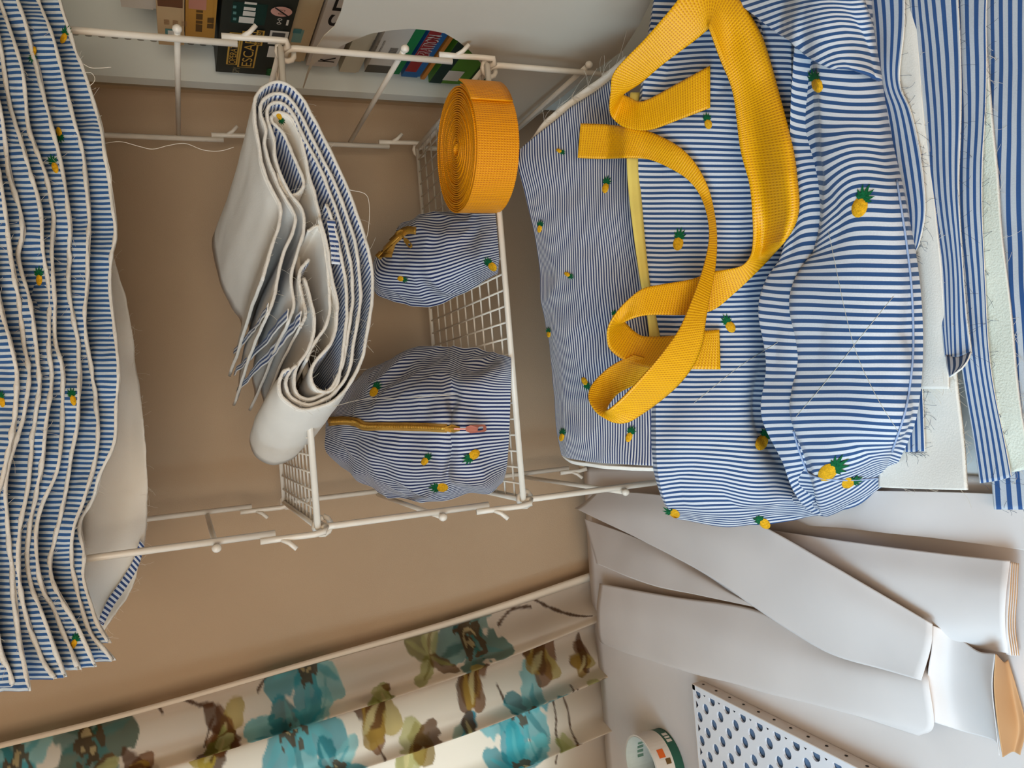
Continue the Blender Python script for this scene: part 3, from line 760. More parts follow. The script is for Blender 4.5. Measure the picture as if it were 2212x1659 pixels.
# seam along the lower pocket
def seam(pts, bv, r, m, name, parent, off=0.001):
    L = crom(np.array(pts, float), len(pts)*10); q = []
    for x, y in L:
        h = hit(bv, x, y)
        if h[0] is not None:
            n = h[1] if h[1].dot(CAM-h[0]) > 0 else -h[1]; q.append(h[0]+n*off)
    if len(q) < 3: return
    mb = MB(); mb.tube(q, r, 5); return mb.build(name, m, parent)
for k, ln in enumerate(([(1935,390),(1955,520),(1968,640),(1970,760),(1955,880),(1925,975)], [(1715,930),(1728,975),(1750,1022),(1800,1034),(1860,1034),(1905,1030)])):
    seam(ln, bvb, 0.0009, tone('piping_blue', (150, 166, 196)), 'piping', bag)
for k, ln in enumerate(([(1790,500),(1840,730),(1890,850),(1945,940)], [(1930,640),(1850,740),(1780,830),(1720,900)], [(1500,870),(1600,790),(1680,740)])):
    seam(ln, bvb, 0.00022, tone('pale_stitch', (206, 200, 182)), 'quilting_thread', bag, 0.0003)
for a in ((1857,448,14,-34,78),(1766,184,-6,-18,56),(1465,526,4,-20,52),(1578,706,-9,-14,46),(1645,956,10,-20,60),(1788,1020,26,-18,78),(1832,1043,12,-6,50),(1457,1109,-14,-8,42),(1652,1131,-16,-13,46),(1530,268,-2,-10,38)):
    pineapple(bvb, *a, bag, 0.62)
# back panel with its zip tape leaning back towards the shelf
rt = [[(1348,150,.80),(1366,270,.79),(1363,400,.775),(1372,520,.768),(1388,620,.76),(1404,720,.755),(1412,850,.75),(1415,930,.748),(1417,1006,.748)],
      [(1290,195,.818),(1300,290,.806),(1300,400,.797),(1308,520,.79),(1318,620,.786),(1330,720,.782),(1338,850,.78),(1340,930,.78),(1340,1002,.782)],
      [(1225,240,.838),(1230,315,.828),(1234,410,.822),(1240,520,.818),(1245,620,.816),(1256,720,.814),(1265,840,.812),(1272,925,.812),(1276,997,.815)],
      [(1165,285,.856),(1168,340,.85),(1180,415,.846),(1190,515,.844),(1196,620,.842),(1208,720,.842),(1218,830,.84),(1228,920,.84),(1236,990,.842)],
      [(1116,330,.872),(1118,352,.872),(1138,425,.87),(1158,515,.868),(1166,620,.868),(1182,720,.868),(1192,825,.866),(1204,915,.866),(1218,982,.866)]]
G = surf(grid3(rt), 90, 110, wob=0.006, wsc=16, wrk=0.0015, ksc=24, seed=21)
back = sheet('back_panel', G, 0.002, [M['st_top'], M['white'], M['batting']], bag)
bvt = bvh_of([back])
for a in ((1208,326,8,4,24),(1308,406,4,-18,40),(1166,494,2,-10,30),(1226,593,9,5,26),(1186,722,0,-8,24),(1263,824,8,14,34),(1214,944,3,-12,32),(1359,944,6,-16,40),(1327,686,0,-8,26)):
    pineapple(bvt, *a, bag, 0.5)
# white interfacing showing along the raw edges
rw = [[(1352,120,.806),(1300,165,.822),(1235,212,.842),(1175,262,.862),(1150,300,.872)],
      [(1345,160,.808),(1296,200,.824),(1232,246,.845),(1172,294,.864),(1130,335,.876)]]
G = surf(grid3(rw), 6, 60, wob=0.002, wsc=40, seed=4); sheet('raw_edge', G, 0.0016, [M['white'], M['white'], M['batting']], bag)
rw = [[(1215,984,.868),(1240,996,.845),(1300,1004,.80),(1360,1008,.772),(1418,1010,.752)],
      [(1222,992,.87),(1244,1003,.847),(1300,1011,.803),(1360,1015,.775),(1418,1017,.754)]]
G = surf(grid3(rw), 5, 60, wob=0.001, wsc=40, seed=6); sheet('raw_edge', G, 0.0016, [M['white'], M['white'], M['batting']], bag)
fray(bag, [P(x, y, Y=Y) for x, y, Y in ((1352,120,.806),(1330,140,.812),(1300,165,.822),(1270,188,.83),(1235,212,.842),(1200,240,.85),(1175,262,.862),(1150,300,.872))], 60, 0.02, 5)
# zip tape
zt2 = [(1362,200,1392,200,.752),(1356,270,1386,270,.752),(1354,340,1382,340,.748),(1357,400,1383,400,.748),(1362,450,1387,450,.746),(1372,530,1394,530,.742),(1385,616,1404,616,.74),(1398,680,1416,680,.738),(1404,740,1428,740,.734)]
G = ribbon(zt2, 70, 4); ztp = sheet('zip_tape', G, 0.0012, M['tape'], bag)
bvall = bvh_of([front, base_, back, ztp])
# handles
h1 = [(1534,142,1534,233,.708),(1465,180,1468,258,.722),(1392,218,1402,281,.738),(1362,211,1352,276,.748),(1346,204,1326,258,.752,.758),(1347,202,1317,236,.742,.750),(1360,194,1319,200,.728,.735),(1385,178,1328,154,.712,.715),(1437,135,1393,84,.68),(1500,88,1440,30,.655),(1529,64,1490,-28,.64),
      (1531,62,1540,-50,.635),(1534,66,1582,-18,.633),(1556,128,1637,61,.637),(1583,202,1667,145,.640),(1599,321,1709,305,.637),(1619,400,1722,390,.632),(1626,475,1725,455,.632),(1627,522,1708,503,.637),(1621,554,1668,552,.643),(1602,574,1622,600,.652),(1570,582,1588,632,.664),(1536,588,1540,670,.676),(1490,604,1484,680,.684),(1431,614,1410,680,.69),(1388,624,1372,686,.694),(1356,648,1348,696,.70,.706),(1330,678,1341,700,.706,.716),(1315,705,1341,698,.714,.724),(1312,728,1347,694,.722,.73),(1317,752,1355,702,.728,.735),(1337,771,1370,716,.731,.735),(1366,785,1394,727,.73),(1408,795,1458,725,.72),(1490,797,1516,716,.698),(1556,798,1554,712,.688)]
h2 = [(1254,267,1248,341,.80),(1319,270,1302,343,.782),(1387,280,1362,341,.762),(1437,300,1404,345,.742),(1475,324,1448,364,.722),(1505,358,1484,387,.704),(1529,405,1511,420,.688),(1542,456,1527,462,.678),(1548,510,1532,512,.67),(1545,575,1522,568,.664),(1531,649,1500,634,.658),(1523,700,1471,704,.655),(1519,735,1442,748,.656),(1503,780,1410,788,.66),(1471,825,1374,828,.668),(1432,861,1343,861,.68),(1390,892,1318,883,.692),(1355,912,1309,887,.70),(1322,911,1308,886,.71),(1290,892,1311,882,.722),(1272,862,1320,868,.733),(1276,836,1336,850,.738),(1295,812,1368,832,.74),(1325,788,1400,806,.736),(1370,766,1436,784,.726)]
for pairs in (h1, h2):
    G = lift(ribbon(pairs, 300, 13), bvall, 0.006, 3)
    L = np.linalg.norm(np.diff((G[:, 0]+G[:, -1])/2, axis=0), axis=1); a = np.concatenate([[0], np.cumsum(L)])
    U = np.stack(np.meshgrid(a, np.linspace(0, 0.048, 13), indexing='ij'), axis=2)
    sheet('handle', G, 0.0017, M['web'], bag, uv=U, flip=1.0)

# ------------------------------------------------------------------ cut pieces lying in front of the bag
def flat(name, rows, zs, th, mats, lab, seed, wob=0.0035, grp='cut pieces on the table before the bag', nu=40, nv=120, cat='fabric'):
    ctrl = []
    for r, z in zip(rows, zs):
        ctrl.append([P(x, y, Z=(z[i] if isinstance(z, (list, tuple)) else z)) for i, (x, y) in enumerate(r)])
    G = surf(ctrl, nu, nv, wob=wob, wsc=14, seed=seed)
    G[:, :, 2] = np.maximum(G[:, :, 2], TZ+0.0012+0.0008*seed % 0.002)
    o = sheet(name, G, th, mats)
    if cat == 'fabric': fray(o, [Vector(G[-1, j]) for j in range(nv)]+[Vector(G[i, -1]) for i in range(nu)], 60, 0.011, seed, m=('dthread' if mats[0].name.startswith('striped') else 'thread'))
    return tag(o, lab, cat, grp)
ST = [M['st_table'], M['white'], M['batting']]; WH = [M['white'], M['white'], M['batting']]; CR = [M['cream'], M['cream'], M['batting']]
flat('cut_fabric_piece', [[(2120,-80),(2118,250),(2110,500),(2125,800),(2150,1100)], [(2170,-80),(2170,250),(2165,500),(2185,800),(2215,1100)], [(2320,-80),(2320,250),(2320,500),(2330,800),(2340,1100)]], [.016, .014, .008], 0.002, [M['st_near'], M['white'], M['batting']], 'nearest striped fabric piece at the very front edge of the pile', 1)
flat('interfacing_piece', [[(2050,-80),(2055,300),(2075,560),(2100,800),(2130,1020)], [(2100,-80),(2105,300),(2130,560),(2160,800),(2185,1020)], [(2118,-80),(2150,300),(2172,560),(2196,800),(2228,1010)]], [.022, .020, .018], 0.003, CR, 'pale greenish interfacing piece between two striped pieces on the table', 2)
flat('cut_fabric_piece', [[(2030,-80),(2040,250),(2052,500),(2080,800),(2118,1044)], [(2080,-80),(2090,250),(2092,500),(2118,800),(2156,1038)], [(2135,-80),(2128,250),(2124,500),(2142,800),(2186,1030)]], [.029, .027, .025], 0.002, ST, 'long striped fabric piece ending beside the white interfacing corner', 3)
flat('interfacing_piece', [[(1925,480),(1920,700),(1905,900),(1900,1052)], [(1990,420),(2000,700),(2000,900),(1996,1056)], [(2030,420),(2050,620),(2072,860),(2090,1058)]], [.030, .030, .029], 0.003, WH, 'wide white interfacing piece with a square corner before the bag', 4)
flat('cut_fabric_piece', [[(1965,-80),(1985,200),(2000,400),(2030,600),(2044,770)], [(2010,-80),(2035,200),(2044,400),(2062,600),(2066,772)], [(2066,-80),(2078,200),(2074,400),(2084,600),(2100,764)]], [.038, .038, .036], 0.002, ST, 'striped fabric piece with a curled up end on the white interfacing', 5)
flat('interfacing_piece', [[(1925,-80),(1950,280),(1970,460),(1985,640),(1990,840)], [(1955,-80),(1985,280),(2004,460),(2018,640),(2024,840)], [(1972,-80),(2000,280),(2024,460),(2040,640),(2050,840)]], [.040, .040, .039], 0.003, WH, 'narrow white interfacing strip under the dark striped piece by the bag', 6)
flat('cut_fabric_piece', [[(1850,-80),(1865,60),(1880,175),(1890,240),(1905,340),(1930,450),(1950,520),(1962,552)], [(1900,-80),(1910,60),(1914,175),(1930,240),(1948,340),(1965,450),(1968,520),(1966,555)], [(1955,-80),(1954,60),(1944,175),(1966,240),(1988,340),(1999,450),(1988,520),(1971,557)]], [.048, .048, .046], 0.002, ST, 'dark striped fabric piece tucked right against the bag bottom', 7)
flat('cut_fabric_piece', [[(1935,780),(1950,860),(1955,976)], [(1968,780),(1975,860),(1978,976)], [(1988,780),(1994,860),(1998,975)]], [.036, .035, .034], 0.0015, ST, 'narrow striped strip with a square end below the bag', 8, wob=0.001, nv=40)
# curled end
e = surf([[P(2043, 768, Z=.040), P(2070, 772, Z=.042), P(2098, 760, Z=.040)], [P(2046, 790, Z=.046), P(2070, 792, Z=.048), P(2090, 780, Z=.046)], [P(2052, 815, Z=.050), P(2062, 808, Z=.052), P(2078, 796, Z=.050)]], 12, 20)
tag(sheet('curled_offcut', e, 0.0015, [M['st_bag'], M['white'], M['batting']]), 'small turned up striped corner showing its other side before the bag', 'fabric')

# ------------------------------------------------------------------ paper on the table
PM = [M['paper'], M['paper2'], M['paper']]
def paper(lab, rows, zs, seed, nu=40, nv=60, wob=0.002, th=0.0006, m=PM):
    return flat('paper_sheet', rows, zs, th, m, lab, seed, wob, 'tracing paper sheets on the table', nu, nv, 'paper')
paper('big pale paper sheet covering the table under the other papers', [[(1262,1010),(1275,1250),(1300,1500),(1318,1760)], [(1600,1000),(1620,1250),(1640,1500),(1660,1760)], [(2300,1040),(2300,1250),(2320,1500),(2350,1760)]], [.0015, .0015, .0015], 11, wob=0.0006)
paper('pale paper sheet running under the bag corner towards the front', [[(1640,1070),(1700,1110),(1750,1135)], [(1900,1060),(1960,1110),(2000,1160)], [(2260,1070),(2280,1130),(2300,1200)]], [.006, .012, .010], 12, wob=0.003)
# folded paper roll at the front right
rowsC = [[(1650,1142),(1700,1200),(1800,1290),(1900,1350)], [(1800,1165),(1850,1230),(1900,1300),(1960,1370)], [(1990,1190),(2000,1260),(2020,1340),(2050,1392)], [(2184,1212),(2176,1280),(2172,1350),(2176,1412)]]
paper('flat folded paper roll with several layers at its open end', rowsC, [[.012,.016,.012,.006], [.02,.026,.022,.010], [.024,.03,.028,.014], [.026,.034,.032,.018]], 13)
for k in range(4):
    d = 5*k
    pl = [[(2178+d*0.8, 1213+d*.2), (2172+d, 1280), (2168+d, 1350), (2174+d, 1412)], [(2186+d*0.9, 1214+d*.2), (2182+d, 1282), (2178+d, 1352), (2186+d, 1416)]]
    flat('paper_layer_edge', pl, [[.026-.005*k, .032-.006*k, .030-.006*k, .016-.003*k]]*2, 0.0012, [M['paper'], M['paper2'], M['paper2']], ['uppermost', 'second', 'third', 'lowest'][k]+' paper fold edge at the open end of the paper roll', 14+k, 0.0, 'folds of the paper roll', 6, 40, 'paper')
# wide lower sheet
rowsB = [[(1296,1260),(1450,1288),(1628,1316),(1780,1395),(2000,1425)], [(1288,1320),(1440,1350),(1620,1400),(1800,1450),(2008,1480)], [(1294,1384),(1420,1425),(1600,1475),(1800,1526),(2016,1570)], [(1330,1398),(1430,1432),(1610,1484),(1804,1533),(1985,1590)]]
paper('wide pale paper strip lying next to the perforated box', rowsB, [[.018,.014,.012,.016,.02], [.024,.020,.02,.022,.03], [.016,.016,.016,.016,.02], [.003,.004,.004,.004,.004]], 18)
# folded sheet above it
rowsU = [[(1262,1120),(1370,1160),(1480,1215),(1600,1290)], [(1275,1170),(1390,1200),(1500,1245),(1614,1300)], [(1288,1218),(1400,1262),(1510,1286),(1628,1311)]]
paper('folded paper sheet with a rounded end near the back table edge', rowsU, [[.016,.018,.018,.020], [.026,.026,.026,.024], [.034,.034,.032,.024]], 19)
# top strip
rowsA = [[(1290,1060),(1400,1066),(1560,1088),(1660,1143),(1840,1245),(2014,1348)], [(1262,1085),(1400,1115),(1560,1168),(1680,1232),(1840,1320),(2010,1395)], [(1242,1098),(1380,1164),(1540,1250),(1630,1312),(1785,1408),(1990,1470)]]
paper('long smooth paper strip crossing over the other paper sheets', rowsA, [[.024,.026,.028,.034,.036,.036], [.03,.034,.036,.036,.038,.038], [.036,.032,.032,.030,.026,.034]], 20)
# curled end at the front
rowsD = [[(2014,1350),(2012,1400),(2004,1470),(2018,1560)], [(2060,1370),(2056,1430),(2060,1500),(2080,1580)], [(2110,1405),(2120,1470),(2140,1540),(2150,1600)], [(2152,1412),(2146,1480),(2152,1560),(2160,1632)]]
paper('curling paper end at the front beside the folded roll', rowsD, [[.03,.03,.028,.02], [.018,.016,.012,.006], [.022,.02,.018,.012], [.036,.036,.034,.028]], 21)
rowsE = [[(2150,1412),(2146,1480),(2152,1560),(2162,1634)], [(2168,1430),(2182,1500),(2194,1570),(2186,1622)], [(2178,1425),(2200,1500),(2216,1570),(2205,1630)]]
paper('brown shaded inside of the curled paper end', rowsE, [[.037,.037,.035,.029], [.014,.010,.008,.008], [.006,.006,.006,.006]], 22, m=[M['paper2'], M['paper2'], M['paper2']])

# ------------------------------------------------------------------ perforated box
HB = 0.020
a = P(1495, 1478, Z=HB); b_ = P(1850, 1659, Z=HB); c_ = P(1504, 1690, Z=HB)
ex = (b_-a); ex.z = 0; ex.normalize(); ey = Vector((ex.y, -ex.x, 0))
if ey.dot(c_-a) < 0: ey = -ey
LXb, LYb = 0.36, 0.20
pb = thing('perforated_box', 'white perforated metal tray with rows of round holes on the table', 'box', (a.x, a.y, TZ+0.003))
zb0 = TZ+0.003
def bp(s, t_, z): return a+ex*s+ey*t_+Vector((0, 0, z-(TZ+HB)))
HP = 0.031
mb = MB(); hr = 0.0068
nxh = int(LXb/HP)+1; nyh = int(LYb/(HP*0.5))
cw, ch = HP, HP
# lattice of square cells, each with a round hole, drawn at 45 degrees so the rows are staggered
q = HP/math.sqrt(2)*1.0
mb_t = MB()
holes = []
for j in range(-1, nyh+2):
    for i in range(-1, nxh+2):
        s0 = 0.011+i*HP+(HP/2 if j % 2 else 0); t0 = 0.009+j*HP*0.5
        if 0.005 < s0 < LXb-0.005 and 0.005 < t0 < LYb-0.005: holes.append((s0, t0))
K = 12
hw, hh = HP/2, HP*0.5
for (s0, t0) in holes:
    # diamond cell around the hole
    dia = [(hw, 0), (0, hh), (-hw, 0), (0, -hh)]
    vv = []; 
    for k in range(K):
        an = 2*math.pi*k/K; vv.append(bp(s0+math.cos(an)*hr, t0+math.sin(an)*hr, TZ+HB))
    for k in range(K):
        an = 2*math.pi*k/K; d = 1.0/(abs(math.cos(an))/hw+abs(math.sin(an))/hh)
        vv.append(bp(min(max(s0+math.cos(an)*d, 0), LXb), min(max(t0+math.sin(an)*d, 0), LYb), TZ+HB))
    for k in range(K): vv.append(bp(s0+math.cos(2*math.pi*k/K)*hr, t0+math.sin(2*math.pi*k/K)*hr, TZ+HB-0.0025))
    ff = [(k, (k+1) % K, K+(k+1) % K, K+k) for k in range(K)]+[(k, 2*K+k, 2*K+(k+1) % K, (k+1) % K) for k in range(K)]
    mb_t.add(vv, ff)
# border strips
for (s0, s1, t0, t1) in ((0, LXb, 0, 0.0065), (0, 0.006, 0, LYb), (LXb-0.004, LXb, 0, LYb), (0, LXb, LYb-0.004, LYb)):
    vv = [bp(s0, t0, TZ+HB+0.0001), bp(s1, t0, TZ+HB+0.0001), bp(s1, t1, TZ+HB+0.0001), bp(s0, t1, TZ+HB+0.0001)]
    mb_t.add(vv, [(0, 1, 2, 3)])
M['boxwhite'] = plain('white_lacquer', (236, 236, 240), 0.4, 0.4, 0.02)
M['boxin'] = plain('hole_reflection_tint', (96, 120, 150), 0.6, 0.3, 0.15, 14)  # blue-grey paints the reflections seen inside the holes
mb_t.build('perforated_top', M['boxwhite'], pb, smooth=False)
mb = MB(); mb.box((0.0015, 0.0015, TZ+HB-0.008), (LXb-0.0015, LYb-0.0015, TZ+HB-0.0035), 0, lambda q_: bp(q_[0], q_[1], q_[2])); mb.build('hole_tint_plate', M['boxin'], pb, smooth=False)  # added plate that carries the reflection colour under the holes
M['boxside'] = plain('box_side_shaded', (222, 204, 188), 0.5, 0.3, 0.03)  # same white box, its side shade put into a browner colour
for (s0, s1, t0, t1) in ((0, LXb, -0.001, 0.0012), (-0.001, 0.0012, 0, LYb), (LXb-0.001, LXb+0.001, 0, LYb), (0, LXb, LYb-0.001, LYb+0.001)):
    mb = MB(); mb.box((s0, t0, zb0), (s1, t1, TZ+HB), 0, lambda q_: bp(q_[0], q_[1], q_[2])); mb.build('side_wall', M['boxside'], pb, smooth=False)
for i in range(20):
    s0 = 0.012+i*HP*0.9; vv = [bp(s0+math.cos(an)*0.0022, -0.0016, TZ+HB*0.52+math.sin(an)*0.0016) for an in [2*math.pi*k/10 for k in range(10)]]
    if s0 < LXb-0.01: mk('side_hole', vv, [tuple(range(10))], M['dark'], pb, smooth=False)

# ------------------------------------------------------------------ tape roll
tc = P(1386, 1662, Z=0.046)
TR, TH = 0.047, 0.043
tr_ = thing('tape_roll', 'nearly empty roll of tape with a green and white core standing on the paper', 'tape roll', (tc.x, tc.y, TZ+0.003))
M['tapew'] = plain('tape_core_white', (226, 216, 204), 0.5, 0.4, 0.05)
M['tapeg'] = plain('tape_core_green', (38, 88, 70), 0.5, 0.4, 0.08)
M['tapein'] = plain('tape_core_inside', (206, 212, 204), 0.35, 0.5, 0.06, 40)
M['orange'] = plain('orange_print', (224, 104, 40), 0.6)
def ringmesh(r0, r1, z0, z1, n=56):
    vv = []; ff = []
    for k in range(n):
        an = 2*math.pi*k/n
        for r, z in ((r0, z0), (r1, z0), (r1, z1), (r0, z1)): vv.append((tc.x+math.cos(an)*r, tc.y+math.sin(an)*r, z))
    for k in range(n):
        a0 = k*4; a1 = ((k+1) % n)*4
        for i in range(4): ff.append((a0+i, a1+i, a1+(i+1) % 4, a0+(i+1) % 4))
    return vv, ff
z0 = TZ+0.003
vv, ff = ringmesh(TR-0.0035, TR-0.0025, z0, z0+TH); mk('core', vv, ff, M['tapein'], tr_, smooth=False)
vv, ff = ringmesh(TR-0.0024, TR, z0+0.014, z0+TH-0.0005); mk('printed_band', vv, ff, M['tapew'], tr_, smooth=False)
vv, ff = ringmesh(TR-0.0024, TR, z0, z0+0.0138); mk('green_band', vv, ff, M['tapeg'], tr_, smooth=False)
def on_ring(an, z, r): return (tc.x+math.cos(an)*r, tc.y+math.sin(an)*r, z)
def ring_patch(name, a0, a1, za, zb_, m, r=TR+0.0004, n=8):
    vv = []; ff = []
    for k in range(n+1):
        an = a0+(a1-a0)*k/n; vv += [on_ring(an, za, r), on_ring(an, zb_, r)]
    for k in range(n): ff.append((2*k, 2*k+2, 2*k+3, 2*k+1))
    mk(name, vv, ff, m, tr_)
A0 = -math.pi/2
ring_patch('orange_logo', A0+0.62, A0+0.88, z0+0.024, z0+0.034, M['orange'])
ring_patch('dark_print', A0+0.42, A0+0.58, z0+0.018, z0+0.026, tone('brown_print', (110, 80, 40)))
for k, (s0, s1) in enumerate(((1.02, 1.12), (1.16, 1.24), (1.28, 1.4))): ring_patch('white_letter', A0+s0, A0+s1, z0+0.003, z0+0.011, M['tapew'])
for k in range(4): ring_patch('inner_print', math.pi*0.5-0.5+k*0.16, math.pi*0.5-0.4+k*0.16, z0+0.014, z0+0.024, tone('green_print', (108, 140, 120)), r=TR-0.0039)

# ------------------------------------------------------------------ curtain
ce = crom(np.array([tuple(P(x, y, Y=1.262)) for x, y in ((-120,1652),(0,1622),(300,1545),(700,1432),(1000,1346),(1262,1256),(1400,1205))]), 300)
z_top, z_bot = ce[0][2], ce[-1][2]
def edge_x(z):
    i = np.clip(np.searchsorted(-ce[:, 2], -z), 1, len(ce)-1); z0_, z1_ = ce[i-1][2], ce[i][2]
    tt = (z-z0_)/(z1_-z0_+1e-9); return ce[i-1][0]*(1-tt)+ce[i][0]*tt
nu, nv = 700, 300
WID = 0.56
G = np.zeros((nu, nv, 3)); cols = np.ones((nu, nv, 4)); UVC = np.zeros((nu, nv, 2))
zs_ = np.linspace(z_top+0.25, 0.62, nu); ss = np.concatenate([np.linspace(0, 0.42, 240), np.linspace(0.4225, WID, 60)])
xe_ = []
for z in zs_:
    xe_.append(edge_x(z) if z < z_top else ce[0][0]+(z-z_top)*(ce[0][0]-ce[30][0])/(z_top-ce[30][2]))
for i, z in enumerate(zs_):
    xe = xe_[i]
    fl = 0.8+0.35*(zs_[0]-z)/(zs_[0]-zs_[-1])
    for j, s_ in enumerate(ss):
        ph = s_*2*math.pi/0.088+0.5*math.sin(z*3+s_*9)+0.6
        y = 1.25+0.027*fl*math.sin(ph+0.5*math.sin(ph))+0.006*math.sin(ph*2.3+z*4)
        G[i, j] = (xe-s_*1.0+0.010*math.cos(ph), y-0.004*math.exp(-s_*60), z)
        UVC[i, j] = (s_, z)
# painted flowers (printed pattern) in the curtain's own flat coordinates (s, z)
def cuv(px, py):
    p = P(px, py, Y=1.25); return (edge_x(p.z)-p.x, p.z)
mpp = 1.27/1766*1.12
base = np.array(lin((236, 222, 204))); C3 = np.tile(base, (nu, nv, 1))
S_, Z_ = UVC[:, :, 0], UVC[:, :, 1]
rng = np.random.RandomState(4)
def vnoise(fr, seed):
    out = np.zeros((nu, nv))
    for i in range(nu):
        for j in range(0, nv):
            out[i, j] = noise.noise(Vector((S_[i, j]*fr, Z_[i, j]*fr, seed)))
    return out
NZ1 = vnoise(45, 1.0); NZ2 = vnoise(110, 4.0)
def blob(mask, col, al=0.9):
    global C3
    c = np.array(lin(col)); a = np.clip(mask, 0, 1)[:, :, None]*al
    C3 = C3*(1-a)+c*(0.85+0.3*NZ1[:, :, None])*a
def petal(cx, cz, ang, ln, wd, col, al=0.9):
    dx = S_-cx; dz = Z_-cz; u_ = dx*math.cos(ang)+dz*math.sin(ang); v_ = -dx*math.sin(ang)+dz*math.cos(ang)
    t_ = u_/ln; prof = wd*np.sqrt(np.clip(t_*(1.15-t_)*2.4, 0, None))
    m_ = np.clip((prof*(1+0.35*NZ2)-np.abs(v_))/0.0018, 0, 1)*(t_ > 0)
    blob(m_, col, al)
TEAL = [(70, 164, 176), (112, 192, 198), (44, 130, 138), (140, 204, 204)]
BRN = [(138, 92, 54), (176, 140, 66), (108, 72, 48), (200, 176, 104)]
OLV = [(176, 176, 104), (128, 122, 56), (196, 192, 132), (120, 84, 44)]
def flower(px, py, rpx, pal, n=5, rot=0.0, center=True):
    cx, cz = cuv(px, py); r = rpx*mpp*0.9
    for k in range(n):
        an = rot+2*math.pi*k/n+rng.uniform(-.25, .25)
        petal(cx, cz, an, r*rng.uniform(.8, 1.05), r*rng.uniform(.30, .40), pal[k % len(pal)], 0.82)
    for k in range(n):
        an = rot+2*math.pi*k/n; petal(cx, cz, an, r*.75, r*.09, pal[(k+1) % len(pal)], 0.6)
    if center:
        d = np.hypot(S_-cx, Z_-cz)/(r*.30); blob((d < 1+NZ2*.8)*(NZ2 > -0.15), (106, 76, 48), .85); blob((d < .6)*(NZ2 > .1), (214, 190, 140), .8)
def rose(px, py, rpx, pal, rot):
    cx, cz = cuv(px, py); r = rpx*mpp*0.85
    for k in range(7):
        an = rot+rng.uniform(-1.2, 1.2)+(math.pi if k % 3 == 0 else 0); petal(cx-math.cos(an)*r*.45, cz-math.sin(an)*r*.45, an, r*rng.uniform(1.0, 1.4), r*rng.uniform(.3, .55), pal[k % len(pal)], .85)
    petal(cx-math.cos(rot)*r*.3, cz-math.sin(rot)*r*.3, rot, r*.9, r*.14, (226, 208, 150), .7)
def stem(pts, w_=0.0022, col=(96, 64, 42)):
    q_ = crom(np.array([cuv(*p) for p in pts]), 24)
    d = np.full((nu, nv), 9.0)
    for k in range(23):
        ax, az = q_[k]; bx, bz = q_[k+1]; dx, dz = bx-ax, bz-az; L2 = dx*dx+dz*dz+1e-12
        tt = np.clip(((S_-ax)*dx+(Z_-az)*dz)/L2, 0, 1); d = np.minimum(d, np.hypot(S_-ax-tt*dx, Z_-az-tt*dz))
    blob(np.clip((w_*(1+.5*NZ2)-d)/0.0012, 0, 1), col, .9)
for a_ in (([(1215,1660),(1235,1560),(1228,1480)],), ([(1185,1660),(1205,1570),(1222,1470)],), ([(1080,1480),(1100,1530),(1120,1580)],), ([(1050,1558),(1080,1570),(1100,1590)],), ([(1140,1660),(1150,1600),(1140,1560)],), ([(1150,1300),(1200,1310),(1268,1318)],), ([(1085,1350),(1120,1325),(1160,1315)],), ([(810,1580),(822,1620),(818,1659)],), ([(690,1540),(700,1500),(706,1470)],), ([(440,1600),(452,1560),(462,1548)],), ([(395,1535),(430,1540),(460,1535)],), ([(330,1535),(342,1550),(350,1560)],), ([(560,1505),(575,1490),(580,1480)],)): stem(*a_)
for f_ in ((1136,1545,92,TEAL,6,.3), (636,1590,98,TEAL,6,.9), (1022,1378,88,[(58,118,110),(96,148,144),(34,88,86),(120,160,150)],5,.2), (668,1452,82,TEAL,5,1.4), (1116,1650,80,[(70,182,192),(120,208,210),(40,140,150)],6,.1), (190,1612,84,[(38,84,66),(88,136,130),(60,110,96)],5,.8), (720,1650,60,TEAL,5,.2), (930,1410,60,OLV,4,.5,False), (30,1660,70,TEAL,5,.4), (600,1400,40,BRN,4,.3,False), (420,1410,40,TEAL,4,.9), (1060,1270,30,TEAL,4,.9,False), (300,1470,36,BRN,4,.1,False), (960,1330,36,TEAL,4,.2,False), (-40,1600,60,BRN,5,.2,False)): flower(*f_)
for r_ in ((1180,1430,50,BRN,1.2), (1262,1418,40,BRN,.8), (1270,1478,36,OLV,2.2), (1035,1475,54,BRN,.5), (1003,1556,44,[(70,160,176),(150,170,150),(100,72,52),(60,140,160)],.2), (818,1552,58,BRN,1.0), (898,1618,74,[(196,188,128),(150,120,52),(110,72,40),(176,164,100)],.4), (820,1495,40,OLV,.1), (485,1562,44,BRN,.2), (480,1628,64,[(112,72,44),(196,170,72),(92,62,40)],.9), (300,1650,50,BRN,1.5), (1210,1620,44,OLV,.3), (480,1590,36,OLV,.4), (210,1660,40,OLV,.4)): rose(*r_)
for k in range(40):     # the print goes on over the rest of the cloth
    s0 = rng.uniform(.30, WID); zz = rng.uniform(.65, zs_[0]); pal = [TEAL, BRN, OLV][k % 3]; r = rng.uniform(.03, .06); rot = rng.uniform(0, 6)
    if s0 < 0.42 and zz < CAM.z+0.3: continue
    for q_ in range(5): petal(s0, zz, rot+q_*1.256, r, r*.36, pal[q_ % len(pal)])
cols[:, :, :3] = np.clip(C3, 0, 1)
cm, nt, b = mat_base('floral_curtain', 0.9, 0.1)
at = N(nt, 'ShaderNodeVertexColor'); at.layer_name = 'Col'
tl = N(nt, 'ShaderNodeBsdfTranslucent'); df = N(nt, 'ShaderNodeBsdfDiffuse'); mx = N(nt, 'ShaderNodeMixShader'); mx.inputs[0].default_value = 0.6
nt.links.new(at.outputs[0], tl.inputs[0]); nt.links.new(at.outputs[0], df.inputs[0])
nt.links.new(df.outputs[0], mx.inputs[1]); nt.links.new(tl.outputs[0], mx.inputs[2]); nt.links.new(mx.outputs[0], nt.nodes['Material Output'].inputs[0])
